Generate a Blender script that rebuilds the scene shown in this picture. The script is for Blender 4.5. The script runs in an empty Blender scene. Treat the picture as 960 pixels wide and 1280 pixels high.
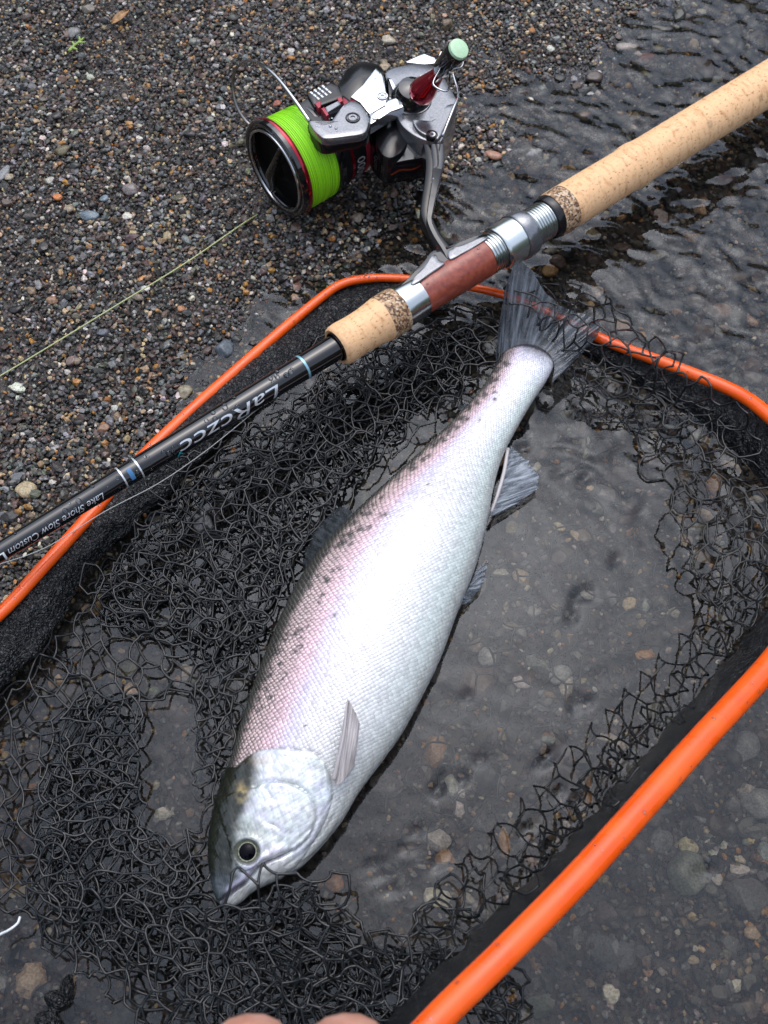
import bpy, bmesh, math
import numpy as np
from mathutils import Vector

# ------------------------------------------------------------------ camera, world, sun, exposure
sc = bpy.context.scene
COL = sc.collection
TILT = math.radians(28.0)
LENS = 36.4
CAMP = np.array([0.0, -0.263, 0.494])
cd = bpy.data.cameras.new('camera'); cam = bpy.data.objects.new('camera', cd); COL.objects.link(cam)
cam.location = CAMP; cam.rotation_euler = (TILT, 0, 0)
cd.sensor_fit = 'VERTICAL'; cd.sensor_height = 36.0; cd.lens = LENS
cd.clip_start = 0.01; cd.clip_end = 2000.0
cd.dof.use_dof = True; cd.dof.focus_distance = 0.53; cd.dof.aperture_fstop = 18.0
sc.camera = cam

SUN_EL, SUN_AZ = math.radians(65), math.radians(8)
w = bpy.data.worlds.new('World'); sc.world = w; w.use_nodes = True
wn = w.node_tree; wn.nodes.clear()
wo = wn.nodes.new('ShaderNodeOutputWorld'); wb = wn.nodes.new('ShaderNodeBackground')
sky = wn.nodes.new('ShaderNodeTexSky'); sky.sky_type = 'NISHITA'; sky.sun_disc = False
sky.sun_elevation = SUN_EL; sky.sun_rotation = SUN_AZ; sky.air_density = 1.0; sky.dust_density = 1.8
hsv = wn.nodes.new('ShaderNodeHueSaturation'); hsv.inputs['Saturation'].default_value = 0.55
tc = wn.nodes.new('ShaderNodeTexCoord'); sep = wn.nodes.new('ShaderNodeSeparateXYZ')
rmp = wn.nodes.new('ShaderNodeMapRange')                       # overcast: zenith three times the horizon
rmp.inputs[1].default_value = 0.0; rmp.inputs[2].default_value = 1.0; rmp.inputs[3].default_value = 0.9; rmp.inputs[4].default_value = 2.7
cl = wn.nodes.new('ShaderNodeTexNoise'); cl.inputs['Scale'].default_value = 2.2; cl.inputs['Detail'].default_value = 5
clr = wn.nodes.new('ShaderNodeMapRange'); clr.inputs[1].default_value = 0.3; clr.inputs[2].default_value = 0.7; clr.inputs[3].default_value = 0.8; clr.inputs[4].default_value = 1.2
m1 = wn.nodes.new('ShaderNodeMath'); m1.operation = 'MULTIPLY'
vm = wn.nodes.new('ShaderNodeVectorMath'); vm.operation = 'SCALE'
wn.links.new(tc.outputs['Generated'], sep.inputs[0]); wn.links.new(sep.outputs['Z'], rmp.inputs[0])
wn.links.new(tc.outputs['Generated'], cl.inputs['Vector']); wn.links.new(cl.outputs['Fac'], clr.inputs[0])
wn.links.new(rmp.outputs[0], m1.inputs[0]); wn.links.new(clr.outputs[0], m1.inputs[1])
wn.links.new(sky.outputs[0], hsv.inputs['Color']); wn.links.new(hsv.outputs[0], vm.inputs[0]); wn.links.new(m1.outputs[0], vm.inputs['Scale'])
wn.links.new(vm.outputs[0], wb.inputs['Color']); wb.inputs['Strength'].default_value = 0.135
wn.links.new(wb.outputs[0], wo.inputs[0])

sd = bpy.data.lights.new('sun', 'SUN'); sun = bpy.data.objects.new('sun', sd); COL.objects.link(sun)
sd.energy = 0.42; sd.angle = math.radians(60); sd.color = (1.0, 0.99, 0.98)
sdir = Vector((math.sin(SUN_AZ)*math.cos(SUN_EL), math.cos(SUN_AZ)*math.cos(SUN_EL), math.sin(SUN_EL)))
sun.rotation_euler = sdir.to_track_quat('Z', 'Y').to_euler()

sc.view_settings.view_transform = 'Standard'; sc.view_settings.look = 'None'
sc.view_settings.exposure = 0.22; sc.view_settings.gamma = 1.0

# ------------------------------------------------------------------ helpers
RNG = np.random.default_rng(7)
FPX = 1280*LENS/36.0
RIGHT = np.array([1.0, 0, 0]); UP = np.array([0, math.cos(TILT), math.sin(TILT)]); FWD = np.array([0, math.sin(TILT), -math.cos(TILT)])
def ray(px, py):
    px = np.asarray(px, float)[..., None]; py = np.asarray(py, float)[..., None]
    return FWD + RIGHT*(px-480)/FPX + UP*(640-py)/FPX
def P(px, py, z):
    "point of the place that stands at height z on the sight line measured in the photograph"
    d = ray(px, py); t = (np.asarray(z, float)[..., None]-CAMP[2])/d[..., 2:3]
    return CAMP + d*t
def PROJ(p):
    q = np.asarray(p)-CAMP; dz = q@FWD
    return 480+FPX*(q@RIGHT)/dz, 640-FPX*(q@UP)/dz
def MMPX(px, py, z):
    q = P(px, py, z)-CAMP
    return (q@FWD)/FPX

def _h(i, j, k, s):
    n = (i*374761393 + j*668265263 + k*2147483647*0 + k*1274126177 + s*974634777) & 0xffffffff
    n = ((n ^ (n >> 13))*1274126177) & 0xffffffff
    n = (n ^ (n >> 16)) & 0xffffffff
    n = (n*2654435761) & 0xffffffff
    return ((n ^ (n >> 15)) & 0xffff)/32767.5-1.0
def noise(x, y, z=0.0, s=0):
    x = np.asarray(x, float); y = np.asarray(y, float); z = np.asarray(z, float)+np.zeros_like(x)
    i = np.floor(x).astype(np.int64); j = np.floor(y).astype(np.int64); k = np.floor(z).astype(np.int64)
    fx, fy, fz = x-i, y-j, z-k
    fx = fx*fx*(3-2*fx); fy = fy*fy*(3-2*fy); fz = fz*fz*(3-2*fz)
    r = 0
    for a in (0, 1):
        for b in (0, 1):
            for c in (0, 1):
                r = r + _h(i+a, j+b, k+c, s)*np.where(a, fx, 1-fx)*np.where(b, fy, 1-fy)*np.where(c, fz, 1-fz)
    return r
def fbm(x, y, z=0.0, s=0, o=3):
    r = 0; a = 1.0; t = 0
    for q in range(o):
        r = r + a*noise(np.asarray(x)*2**q, np.asarray(y)*2**q, np.asarray(z)*2**q, s+q*17); t += a; a *= .5
    return r/t
def sstep(a, b, x):
    t = np.clip((np.asarray(x, float)-a)/(b-a), 0, 1); return t*t*(3-2*t)
def inpoly(px, py, poly):
    px = np.asarray(px, float); py = np.asarray(py, float); r = np.zeros(px.shape, bool); n = len(poly)
    for a in range(n):
        x1, y1 = poly[a]; x2, y2 = poly[(a+1) % n]
        c = ((y1 > py) != (y2 > py))
        with np.errstate(divide='ignore', invalid='ignore'):
            xi = (x2-x1)*(py-y1)/((y2-y1) if y2 != y1 else 1e-9)+x1
        r ^= c & (px < xi)
    return r
def dpoly(px, py, pts):
    "distance to a polyline"
    best = np.full(np.shape(px), 1e9)
    for (x1, y1), (x2, y2) in zip(pts[:-1], pts[1:]):
        dx, dy = x2-x1, y2-y1
        t = np.clip(((px-x1)*dx+(py-y1)*dy)/(dx*dx+dy*dy+1e-12), 0, 1)
        best = np.minimum(best, np.hypot(px-x1-t*dx, py-y1-t*dy))
    return best
def crom(pts, n, closed=False):
    "Catmull-Rom through pts"
    p = np.asarray(pts, float); m = len(p)
    if closed: ext = np.vstack([p[-1], p, p[0], p[1]]); segs = m
    else: ext = np.vstack([2*p[0]-p[1], p, 2*p[-1]-p[-2]]); segs = m-1
    u = np.linspace(0, segs, n, endpoint=not closed); k = np.minimum(u.astype(int), segs-1); t = (u-k)[:, None]
    a, b, c, d = ext[k], ext[k+1], ext[k+2], ext[k+3]
    return .5*((2*b)+(-a+c)*t+(2*a-5*b+4*c-d)*t*t+(-a+3*b-3*c+d)*t**3)
def norm(v): return v/(np.linalg.norm(v, axis=-1, keepdims=True)+1e-12)

def wloc(o):
    v = np.zeros(3)
    while o is not None:
        v = v+np.array(o.location); o = o.parent
    return v
def tag(o, label=None, cat=None, group=None, kind=None):
    if label: o['label'] = label
    if cat: o['category'] = cat
    if group: o['group'] = group
    if kind: o['kind'] = kind
    return o
def empty(name, loc, label, cat, group=None):
    o = bpy.data.objects.new(name, None); COL.objects.link(o); o.location = [float(v) for v in loc]
    o.empty_display_size = .02
    return tag(o, label, cat, group)
def fastmesh(name, v, f, smooth=True, attrs=None):
    "f: (n,3) or (n,4) int array, or a list of polygons"
    me = bpy.data.meshes.new(name); v = np.asarray(v, np.float32)
    me.vertices.add(len(v)); me.vertices.foreach_set('co', v.ravel())
    if isinstance(f, np.ndarray):
        k = f.shape[1]; n = len(f)
        me.loops.add(n*k); me.loops.foreach_set('vertex_index', f.astype(np.int32).ravel())
        me.polygons.add(n); me.polygons.foreach_set('loop_start', np.arange(0, n*k, k, dtype=np.int32))
    else:
        n = len(f); me.loops.add(sum(len(q) for q in f))
        me.loops.foreach_set('vertex_index', np.array([i for q in f for i in q], np.int32))
        me.polygons.add(n); me.polygons.foreach_set('loop_start', np.cumsum([0]+[len(q) for q in f[:-1]]).astype(np.int32))
    me.update(calc_edges=True)
    me.polygons.foreach_set('use_smooth', np.full(n, smooth))
    for nm, a in (attrs or {}).items():
        a = np.asarray(a, np.float32)
        if a.ndim == 2:
            at = me.color_attributes.new(nm, 'FLOAT_COLOR', 'POINT')
            at.data.foreach_set('color', np.hstack([a, np.ones((len(a), 1), np.float32)]).astype(np.float32).ravel())
        else:
            at = me.attributes.new(nm, 'FLOAT', 'POINT'); at.data.foreach_set('value', a)
    me.validate()
    return me
def mk(name, v, f, mat, parent=None, smooth=True, attrs=None, sub=0, loc=None, recalc=False):
    v = np.asarray(v, float)
    base = wloc(parent) if parent is not None else (np.zeros(3) if loc is None else np.asarray(loc, float))
    me = fastmesh(name, v-base, f, smooth, attrs)
    if recalc:
        bm = bmesh.new(); bm.from_mesh(me); bmesh.ops.recalc_face_normals(bm, faces=bm.faces); bm.to_mesh(me); bm.free()
    if recalc: me.set_sharp_from_angle(angle=math.radians(38))
    me.materials.append(mat)
    o = bpy.data.objects.new(name, me); COL.objects.link(o)
    if parent is not None: o.parent = parent
    elif loc is not None: o.location = [float(q) for q in loc]
    if sub:
        m = o.modifiers.new('s', 'SUBSURF'); m.levels = sub; m.render_levels = sub
    return o
def join(parts):
    V = []; F = []; n = 0
    for v, f in parts:
        v = np.asarray(v, float); V.append(v)
        F += [[int(i)+n for i in q] for q in f]; n += len(v)
    return np.vstack(V), F
def tube(path, r, S=10, cap=True, flat=1.0, upv=None):
    p = np.asarray(path, float); n = len(p); r = np.broadcast_to(np.asarray(r, float), (n,))
    t = norm(np.gradient(p, axis=0))
    if upv is None:
        u = np.zeros_like(p); q = np.cross(t[0], [0, 0, 1.0]); 
        if np.linalg.norm(q) < .1: q = np.cross(t[0], [1.0, 0, 0])
        u[0] = norm(q)
        for i in range(1, n): u[i] = norm(u[i-1]-t[i]*(u[i-1]@t[i]))
    else: u = norm(np.cross(t, upv))
    b = np.cross(t, u); a = np.linspace(0, 2*np.pi, S, endpoint=False)
    v = p[:, None]+r[:, None, None]*(np.cos(a)[None, :, None]*u[:, None]+flat*np.sin(a)[None, :, None]*b[:, None])
    v = v.reshape(-1, 3); f = []
    for i in range(n-1):
        for j in range(S):
            k = (j+1) % S; f.append([i*S+j, i*S+k, (i+1)*S+k, (i+1)*S+j])
    if cap: f.append(list(range(S))[::-1]); f.append([(n-1)*S+j for j in range(S)])
    return v, f
def tubes_multi(L, r, S=5):
    "L: (E,K,3) polylines, r: (E,K)"
    E, K, _ = L.shape
    t = norm(np.gradient(L, axis=1)); u = norm(np.cross(t, np.array([.13, .21, 1.0]))); b = np.cross(t, u)
    a = np.linspace(0, 2*np.pi, S, endpoint=False)
    v = L[:, :, None]+r[:, :, None, None]*(np.cos(a)[None, None, :, None]*u[:, :, None]+np.sin(a)[None, None, :, None]*b[:, :, None])
    idx = np.arange(E*K*S).reshape(E, K, S); nx = np.roll(idx, -1, axis=2)
    f = np.stack([idx[:, :-1], nx[:, :-1], nx[:, 1:], idx[:, 1:]], -1).reshape(-1, 4)
    return v.reshape(-1, 3), f
def lathe(o, ax, prof, S=48, ref=None, close=True):
    "prof: (distance along ax, radius)"
    o = np.asarray(o, float); ax = norm(np.asarray(ax, float)); ref = np.array([0, 0, 1.0]) if ref is None else ref
    u = norm(ref-ax*(ref@ax)); b = np.cross(ax, u); a = np.linspace(0, 2*np.pi, S, endpoint=False)
    v = []; f = []
    for s, r in prof:
        v.append(o+ax*s+r*(np.cos(a)[:, None]*u+np.sin(a)[:, None]*b))
    v = np.vstack(v); n = len(prof)
    for i in range(n-1):
        for j in range(S):
            k = (j+1) % S; f.append([i*S+j, i*S+k, (i+1)*S+k, (i+1)*S+j])
    if close:
        f.append(list(range(S))[::-1]); f.append([(n-1)*S+j for j in range(S)])
    return v, f

# ------------------------------------------------------------------ materials
def mat(name, col=(.5, .5, .5), rough=.5, metal=0.0, spec=.5, coat=0.0, build=None):
    m = bpy.data.materials.new(name); m.use_nodes = True
    b = m.node_tree.nodes['Principled BSDF']
    b.inputs['Base Color'].default_value = (*col, 1); b.inputs['Roughness'].default_value = rough
    b.inputs['Metallic'].default_value = metal; b.inputs['Specular IOR Level'].default_value = spec
    b.inputs['Coat Weight'].default_value = coat; b.inputs['Coat Roughness'].default_value = .05
    if build: build(m.node_tree, b)
    return m
def N(nt, t, **kw):
    n = nt.nodes.new(t)
    for k, v in kw.items():
        if k in n.inputs: n.inputs[k].default_value = v
        else: setattr(n, k, v)
    return n
def ramp(nt, stops):
    r = nt.nodes.new('ShaderNodeValToRGB'); e = r.color_ramp.elements
    while len(e) < len(stops): e.new(.5)
    for q, (p, c) in zip(e, stops): q.position = p; q.color = (*c, 1)
    return r
def bump(nt, b, src, strength=.3, dist=.001):
    n = N(nt, 'ShaderNodeBump', Strength=strength, Distance=dist); nt.links.new(src, n.inputs['Height']); nt.links.new(n.outputs[0], b.inputs['Normal']); return n
def objco(nt, scale=1.0):
    t = nt.nodes.new('ShaderNodeTexCoord'); mp = nt.nodes.new('ShaderNodeMapping'); nt.links.new(t.outputs['Object'], mp.inputs[0])
    mp.inputs['Scale'].default_value = (scale,)*3 if np.isscalar(scale) else scale
    return mp.outputs[0]
def vary(scale, lo, hi, det=4, bscale=None, bstr=.2, bdist=.0005, rlo=None, rhi=None):
    "grain: colour between lo and hi by noise, with relief"
    def f(nt, b):
        co = objco(nt, scale); n = N(nt, 'ShaderNodeTexNoise', Scale=1.0, Detail=det); nt.links.new(co, n.inputs['Vector'])
        r = ramp(nt, [(.35, lo), (.65, hi)]); nt.links.new(n.outputs['Fac'], r.inputs[0]); nt.links.new(r.outputs[0], b.inputs['Base Color'])
        if rlo is not None:
            q = N(nt, 'ShaderNodeMapRange'); q.inputs[1].default_value = .35; q.inputs[2].default_value = .65; q.inputs[3].default_value = rlo; q.inputs[4].default_value = rhi
            nt.links.new(n.outputs['Fac'], q.inputs[0]); nt.links.new(q.outputs[0], b.inputs['Roughness'])
        if bscale:
            c2 = objco(nt, bscale); n2 = N(nt, 'ShaderNodeTexNoise', Scale=1.0, Detail=3.0); nt.links.new(c2, n2.inputs['Vector']); bump(nt, b, n2.outputs['Fac'], bstr, bdist)
    return f
def stone_build(nt, b):
    a = N(nt, 'ShaderNodeAttribute', attribute_name='col')
    co = objco(nt, 900.0); n = N(nt, 'ShaderNodeTexNoise', Scale=1.0, Detail=4.0); nt.links.new(co, n.inputs['Vector'])
    r = ramp(nt, [(.3, (.55, .53, .5)), (.7, (1.35, 1.35, 1.35))]); nt.links.new(n.outputs['Fac'], r.inputs[0])
    mx = N(nt, 'ShaderNodeMix', data_type='RGBA', blend_type='MULTIPLY'); mx.inputs['Factor'].default_value = 1
    nt.links.new(a.outputs['Color'], mx.inputs[6]); nt.links.new(r.outputs[0], mx.inputs[7]); nt.links.new(mx.outputs[2], b.inputs['Base Color'])
    bump(nt, b, n.outputs['Fac'], .35, .0004)
M_STONE = mat('wet_stone', rough=.32, spec=.45, build=stone_build)
M_SAND = mat('wet_sand', (.05, .045, .04), .6, build=vary(700, (.025, .022, .02), (.075, .06, .05), bscale=1200, bstr=.6))
M_ORANGE = mat('orange_paint', (.80, .085, .003), .36, coat=.15, build=vary((60, 60, 60), (.80, .085, .002), (.90, .115, .004), bscale=700, bstr=.05, rlo=.16, rhi=.44))
M_NET = mat('black_rubber_cord', (.008, .009, .010), .2, spec=.5)
def band_build(nt, b):
    co = objco(nt, 380.0); v = N(nt, 'ShaderNodeTexNoise', Scale=1.0, Detail=2.0, Distortion=2.0); nt.links.new(co, v.inputs['Vector']); bump(nt, b, v.outputs['Fac'], 1.0, .0022)
M_BAND = mat('black_wet_fabric', (.006, .007, .008), .18, spec=.5, build=band_build)
M_BLANK = mat('black_gloss_lacquer', (.004, .004, .005), .05, spec=.5, coat=.6)
M_BLACKPL = mat('black_plastic', (.008, .008, .009), .22, spec=.5)
M_BLACKGL = mat('black_gloss_paint', (.006, .006, .007), .08, spec=.6, coat=.6)
M_CUP = mat('satin_black_metal', (.006, .006, .007), .38, 0, spec=.25)
M_RECESS = mat('dark_recess', (.004, .004, .004), .5, 0, spec=.12)
M_GREY = mat('grey_metal_paint', (.2, .21, .22), .22, .75, coat=.2, build=vary(900, (.20, .205, .22), (.25, .255, .27)))
M_CHROME = mat('polished_chrome', (.82, .83, .84), .10, 1.0)
M_SATIN = mat('satin_silver', (.60, .63, .62), .22, 1.0)
M_WIRE = mat('steel_wire', (.55, .56, .57), .18, 1.0)
M_WIREDK = mat('dark_steel_wire', (.3, .28, .26), .3, 1.0)
M_REDMET = mat('red_anodised', (.42, .012, .03), .16, .85, coat=.5)
M_REDDULL = mat('dull_red_print', (.32, .03, .05), .35, .3)
M_SEAT = mat('red_brown_lacquered_seat', (.27, .055, .032), .3, coat=.25, build=vary((300, 300, 300), (.22, .045, .028), (.34, .08, .045), bscale=1200, bstr=.12))
M_WHITE = mat('white_print', (.75, .77, .78), .4)
M_SILVERPR = mat('silver_print', (.7, .73, .75), .25, .6)
M_TEAL = mat('teal_print', (.02, .33, .38), .35)
M_BLUE = mat('blue_print', (.05, .17, .35), .35)
M_LBLUE = mat('pale_blue_thread', (.25, .5, .6), .3, .4)
M_CAP = mat('pale_green_glow_cap', (.50, .72, .46), .35, build=vary(500, (.46, .69, .42), (.54, .75, .5)))
def braid_build(nt, b):
    co = objco(nt, 1.0); at = N(nt, 'ShaderNodeAttribute', attribute_name='ax'); w1 = N(nt, 'ShaderNodeTexNoise', Scale=1500.0, Detail=2.0, noise_dimensions='1D'); nt.links.new(at.outputs['Fac'], w1.inputs['W'])
    r = ramp(nt, [(.34, (.13, .40, .003)), (.5, (.30, .74, .01)), (.7, (.38, .84, .02))]); nt.links.new(w1.outputs['Fac'], r.inputs[0]); nt.links.new(r.outputs[0], b.inputs['Base Color'])
M_BRAID = mat('lime_braided_line', (.3, .75, .01), .5, build=braid_build)
M_LINE = mat('pale_yellow_line', (.42, .45, .20), .35)
M_MONO = mat('clear_grey_line', (.30, .30, .29), .2)
def cork_build(nt, b):
    # pale cork with short dark pits stretched round the grip and soft ring seams
    at = N(nt, 'ShaderNodeAttribute', attribute_name='ax'); at2 = N(nt, 'ShaderNodeAttribute', attribute_name='an')
    cb = N(nt, 'ShaderNodeCombineXYZ'); nt.links.new(at.outputs['Fac'], cb.inputs[0]); nt.links.new(at2.outputs['Fac'], cb.inputs[1])
    mp = N(nt, 'ShaderNodeMapping'); mp.inputs['Scale'].default_value = (430, 9, 1); nt.links.new(cb.outputs[0], mp.inputs[0])
    n = N(nt, 'ShaderNodeTexNoise', Scale=1.0, Detail=3.0, Roughness=.6); nt.links.new(mp.outputs[0], n.inputs['Vector'])
    r = ramp(nt, [(.0, (.33, .15, .05)), (.34, (.42, .20, .09)), (.40, (.82, .50, .26)), (1, (.88, .58, .33))]); nt.links.new(n.outputs['Fac'], r.inputs[0])
    mp2 = N(nt, 'ShaderNodeMapping'); mp2.inputs['Scale'].default_value = (300, 1.5, 1); nt.links.new(cb.outputs[0], mp2.inputs[0])
    n2 = N(nt, 'ShaderNodeTexNoise', Scale=1.0, Detail=4.0, Roughness=.55); nt.links.new(mp2.outputs[0], n2.inputs['Vector'])
    r2 = ramp(nt, [(.3, (.74, .60, .47)), (.47, (1, 1, 1)), (.7, (1.06, 1.04, 1.0))]); nt.links.new(n2.outputs['Fac'], r2.inputs[0])
    mx = N(nt, 'ShaderNodeMix', data_type='RGBA', blend_type='MULTIPLY'); mx.inputs['Factor'].default_value = 1
    nt.links.new(r.outputs[0], mx.inputs[6]); nt.links.new(r2.outputs[0], mx.inputs[7]); nt.links.new(mx.outputs[2], b.inputs['Base Color'])
    bump(nt, b, n.outputs['Fac'], .25, .0005)
M_CORK = mat('natural_cork', rough=.5, spec=.35, build=cork_build)
def burl_build(nt, b):
    co = objco(nt, 1.0); v = N(nt, 'ShaderNodeTexVoronoi', Scale=900.0); nt.links.new(co, v.inputs['Vector'])
    s = N(nt, 'ShaderNodeSeparateColor'); nt.links.new(v.outputs['Color'], s.inputs[0])
    r = ramp(nt, [(.0, (.06, .03, .015)), (.35, (.16, .08, .04)), (.5, (.38, .22, .11)), (.8, (.55, .36, .2)), (.95, (.62, .5, .36))]); nt.links.new(s.outputs[0], r.inputs[0]); nt.links.new(r.outputs[0], b.inputs['Base Color'])
M_BURL = mat('speckled_burl_cork', rough=.5, build=burl_build)
M_SKIN = mat('skin', (.62, .30, .20), .42, build=vary(120, (.56, .25, .17), (.68, .35, .25), bscale=900, bstr=.25))
M_SKIN.node_tree.nodes['Principled BSDF'].inputs['Subsurface Weight'].default_value = .15
M_SKIN.node_tree.nodes['Principled BSDF'].inputs['Subsurface Radius'].default_value = (.01, .004, .002)
M_NAIL = mat('nail', (.72, .42, .34), .25)
M_LEAF = mat('dry_leaf', (.35, .20, .09), .55, build=vary(500, (.25, .13, .05), (.45, .27, .13)))
M_SPRIG = mat('green_moss_sprig', (.30, .42, .10), .55)
M_DROP = mat('water_drop', (.9, .95, 1), .02); M_DROP.node_tree.nodes['Principled BSDF'].inputs['Transmission Weight'].default_value = 1; M_DROP.node_tree.nodes['Principled BSDF'].inputs['IOR'].default_value = 1.33
M_WOOD = mat('forest_foliage', (.05, .07, .035), .8, build=vary(3, (.02, .035, .015), (.06, .08, .03)))

# water: Fresnel mirror over clear, very slightly silty body
M_WATER = bpy.data.materials.new('water'); M_WATER.use_nodes = True; nt = M_WATER.node_tree; nt.nodes.clear()
out = nt.nodes.new('ShaderNodeOutputMaterial'); tr = N(nt, 'ShaderNodeBsdfTransparent'); tr.inputs[0].default_value = (.62, .60, .55, 1)
gl = N(nt, 'ShaderNodeBsdfGlossy'); gl.inputs['Roughness'].default_value = .012; gl.inputs['Color'].default_value = (.80, .88, 1, 1)
fr = N(nt, 'ShaderNodeFresnel', IOR=1.33); df = N(nt, 'ShaderNodeBsdfDiffuse'); df.inputs[0].default_value = (.30, .32, .36, 1)
ms = N(nt, 'ShaderNodeMixShader'); ms.inputs[0].default_value = .008; mx = N(nt, 'ShaderNodeMixShader')
nt.links.new(tr.outputs[0], ms.inputs[1]); nt.links.new(df.outputs[0], ms.inputs[2])
nt.links.new(fr.outputs[0], mx.inputs[0]); nt.links.new(ms.outputs[0], mx.inputs[1]); nt.links.new(gl.outputs[0], mx.inputs[2])
wnz = N(nt, 'ShaderNodeTexNoise', Scale=55.0, Detail=2.0); nt.links.new(objco(nt, 1.0), wnz.inputs['Vector'])
wbp = N(nt, 'ShaderNodeBump', Strength=.25, Distance=.0012); nt.links.new(wnz.outputs['Fac'], wbp.inputs['Height'])
nt.links.new(wbp.outputs[0], gl.inputs['Normal']); nt.links.new(wbp.outputs[0], fr.inputs['Normal'])
nt.links.new(mx.outputs[0], out.inputs[0])

# ------------------------------------------------------------------ the setting: ground sheet, gravel, water, wooded bank
WA = P(800, -20, 0)[:2]; WB = P(-20, 770, 0)[:2]
wd = norm(WB-WA); WNRM = np.array([wd[1], -wd[0]])
if WNRM@(P(0, 0, 0)[:2]-WA) < 0: WNRM = -WNRM
def sdist(x, y): return (np.asarray(x)-WA[0])*WNRM[0]+(np.asarray(y)-WA[1])*WNRM[1]
def gz(x, y):
    x = np.asarray(x, float); y = np.asarray(y, float)
    d = sdist(x, y)+.006*noise(x*25, y*25, 0, 3)
    z = np.where(d > 0, .055*d, .11*d)
    z = np.maximum(z, -.024-.004*noise(x*8, y*8, 0, 6))
    z = np.minimum(z, .05+.0*d)
    near = 1/(1+(x*x+y*y)/1.0)
    return z+near*(.0022*noise(x*38, y*38, 0, 4)+.0028*noise(x*14, y*14, 0, 5))
def axis_vals(half, fine, lim):
    a = [0.0]; st = fine
    while a[-1] < lim:
        if a[-1] > half: st *= 1.35
        a.append(a[-1]+st)
    a = np.array(a); return np.concatenate([-a[:0:-1], a])
gx = axis_vals(.42, .006, 300); gy = axis_vals(.5, .006, 300)
X, Y = np.meshgrid(gx, gy); Z = gz(X, Y)
def gridfaces(ny, nx):
    i = np.arange(ny*nx).reshape(ny, nx); return np.stack([i[:-1, :-1], i[:-1, 1:], i[1:, 1:], i[1:, :-1]], -1).reshape(-1, 4)
ground = mk('ground', np.stack([X, Y, Z-.0012], -1).reshape(-1, 3), gridfaces(*X.shape), M_SAND); tag(ground, 'dark wet sand and gravel sloping down from the dry shore into the shallows', kind='structure')

ico = {}
for s in (0, 1, 2):
    bm = bmesh.new(); bmesh.ops.create_icosphere(bm, subdivisions=s+1, radius=1.0)
    ico[s] = (np.array([v.co[:] for v in bm.verts]), np.array([[v.index for v in f.verts] for f in bm.faces])); bm.free()
PAL = .85*np.array([(.026, .025, .022), (.054, .053, .047), (.15, .15, .15), (.26, .26, .25), (.085, .052, .040), (.15, .09, .06), (.42, .20, .05), (.50, .36, .20), (.62, .56, .48), (.13, .13, .09), (.11, .075, .06), (.30, .22, .14)])
PW = np.array([.22, .19, .14, .05, .11, .05, .026, .040, .034, .03, .08, .06]); PW /= PW.sum()
def stones(pos, rad, sub, cols, seed, flat=(.5, .85)):
    r = np.random.default_rng(seed); n = len(pos); bv, bf = ico[sub]; k = len(bv)
    # random rotation by QR-free euler
    a, b, c = r.uniform(0, 2*np.pi, (3, n)); tl = r.normal(0, .45, n)
    ca, sa, cb, sb = np.cos(a), np.sin(a), np.cos(tl), np.sin(tl); cc, sc_ = np.cos(c), np.sin(c)
    Rz = np.zeros((n, 3, 3)); Rz[:, 0, 0] = ca; Rz[:, 0, 1] = -sa; Rz[:, 1, 0] = sa; Rz[:, 1, 1] = ca; Rz[:, 2, 2] = 1
    Rx = np.zeros((n, 3, 3)); Rx[:, 0, 0] = 1; Rx[:, 1, 1] = cb; Rx[:, 1, 2] = -sb; Rx[:, 2, 1] = sb; Rx[:, 2, 2] = cb
    Rc = np.zeros((n, 3, 3)); Rc[:, 0, 0] = cc; Rc[:, 0, 1] = -sc_; Rc[:, 1, 0] = sc_; Rc[:, 1, 1] = cc; Rc[:, 2, 2] = 1
    base = bv[None]*(1+r.uniform(-.24, .2, (n, k, 1)))
    base = base@Rc.transpose(0, 2, 1)
    # a few planar chips make the stones angular
    for q in range(3):
        nn = norm(r.normal(size=(n, 1, 3))); dd = (base*nn).sum(-1, keepdims=True); lim = r.uniform(.45, .8, (n, 1, 1))
        base = base-nn*np.maximum(dd-lim, 0)
    scl = np.stack([r.uniform(.85, 1.35, n), r.uniform(.7, 1.0, n), r.uniform(flat[0], flat[1], n)], -1)*rad[:, None]
    v = (base*scl[:, None])@Rx.transpose(0, 2, 1)@Rz.transpose(0, 2, 1)+pos[:, None]
    f = (bf[None]+(np.arange(n)*k)[:, None, None]).reshape(-1, 3)
    col = np.repeat(cols, k, axis=0)
    return v.reshape(-1, 3), f, col
def pick(n, r, dull=0.0):
    i = r.choice(len(PAL), n, p=PW); c = PAL[i]*r.uniform(.7, 1.3, (n, 1))*(1+r.normal(0, .05, (n, 3)))
    g = c.mean(1, keepdims=True); c = c*(1-dull)+g*dull
    return np.clip(c, .01, .8)
def field(spacing, seed, margin=1.12):
    r = np.random.default_rng(seed)
    xs = np.arange(-.44, .44, spacing); ys = np.arange(-.34, .60, spacing)
    A, B = np.meshgrid(xs, ys); A = A+spacing*.5*(np.arange(len(ys)) % 2)[:, None]
    A = (A+r.uniform(-.42, .42, A.shape)*spacing).ravel(); B = (B+r.uniform(-.42, .42, B.shape)*spacing).ravel()
    px, py = PROJ(np.stack([A, B, np.zeros_like(A)], -1))
    k = (px > -60) & (px < 1020) & (py > -40) & (py < 1330)
    k |= (px > -300) & (px < 1260) & (py > -190) & (py < 1560) & (r.uniform(0, 1, len(A)) < .22)   # thinner beyond the frame
    return A[k], B[k], px[k], py[k], r
parts = []
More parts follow.
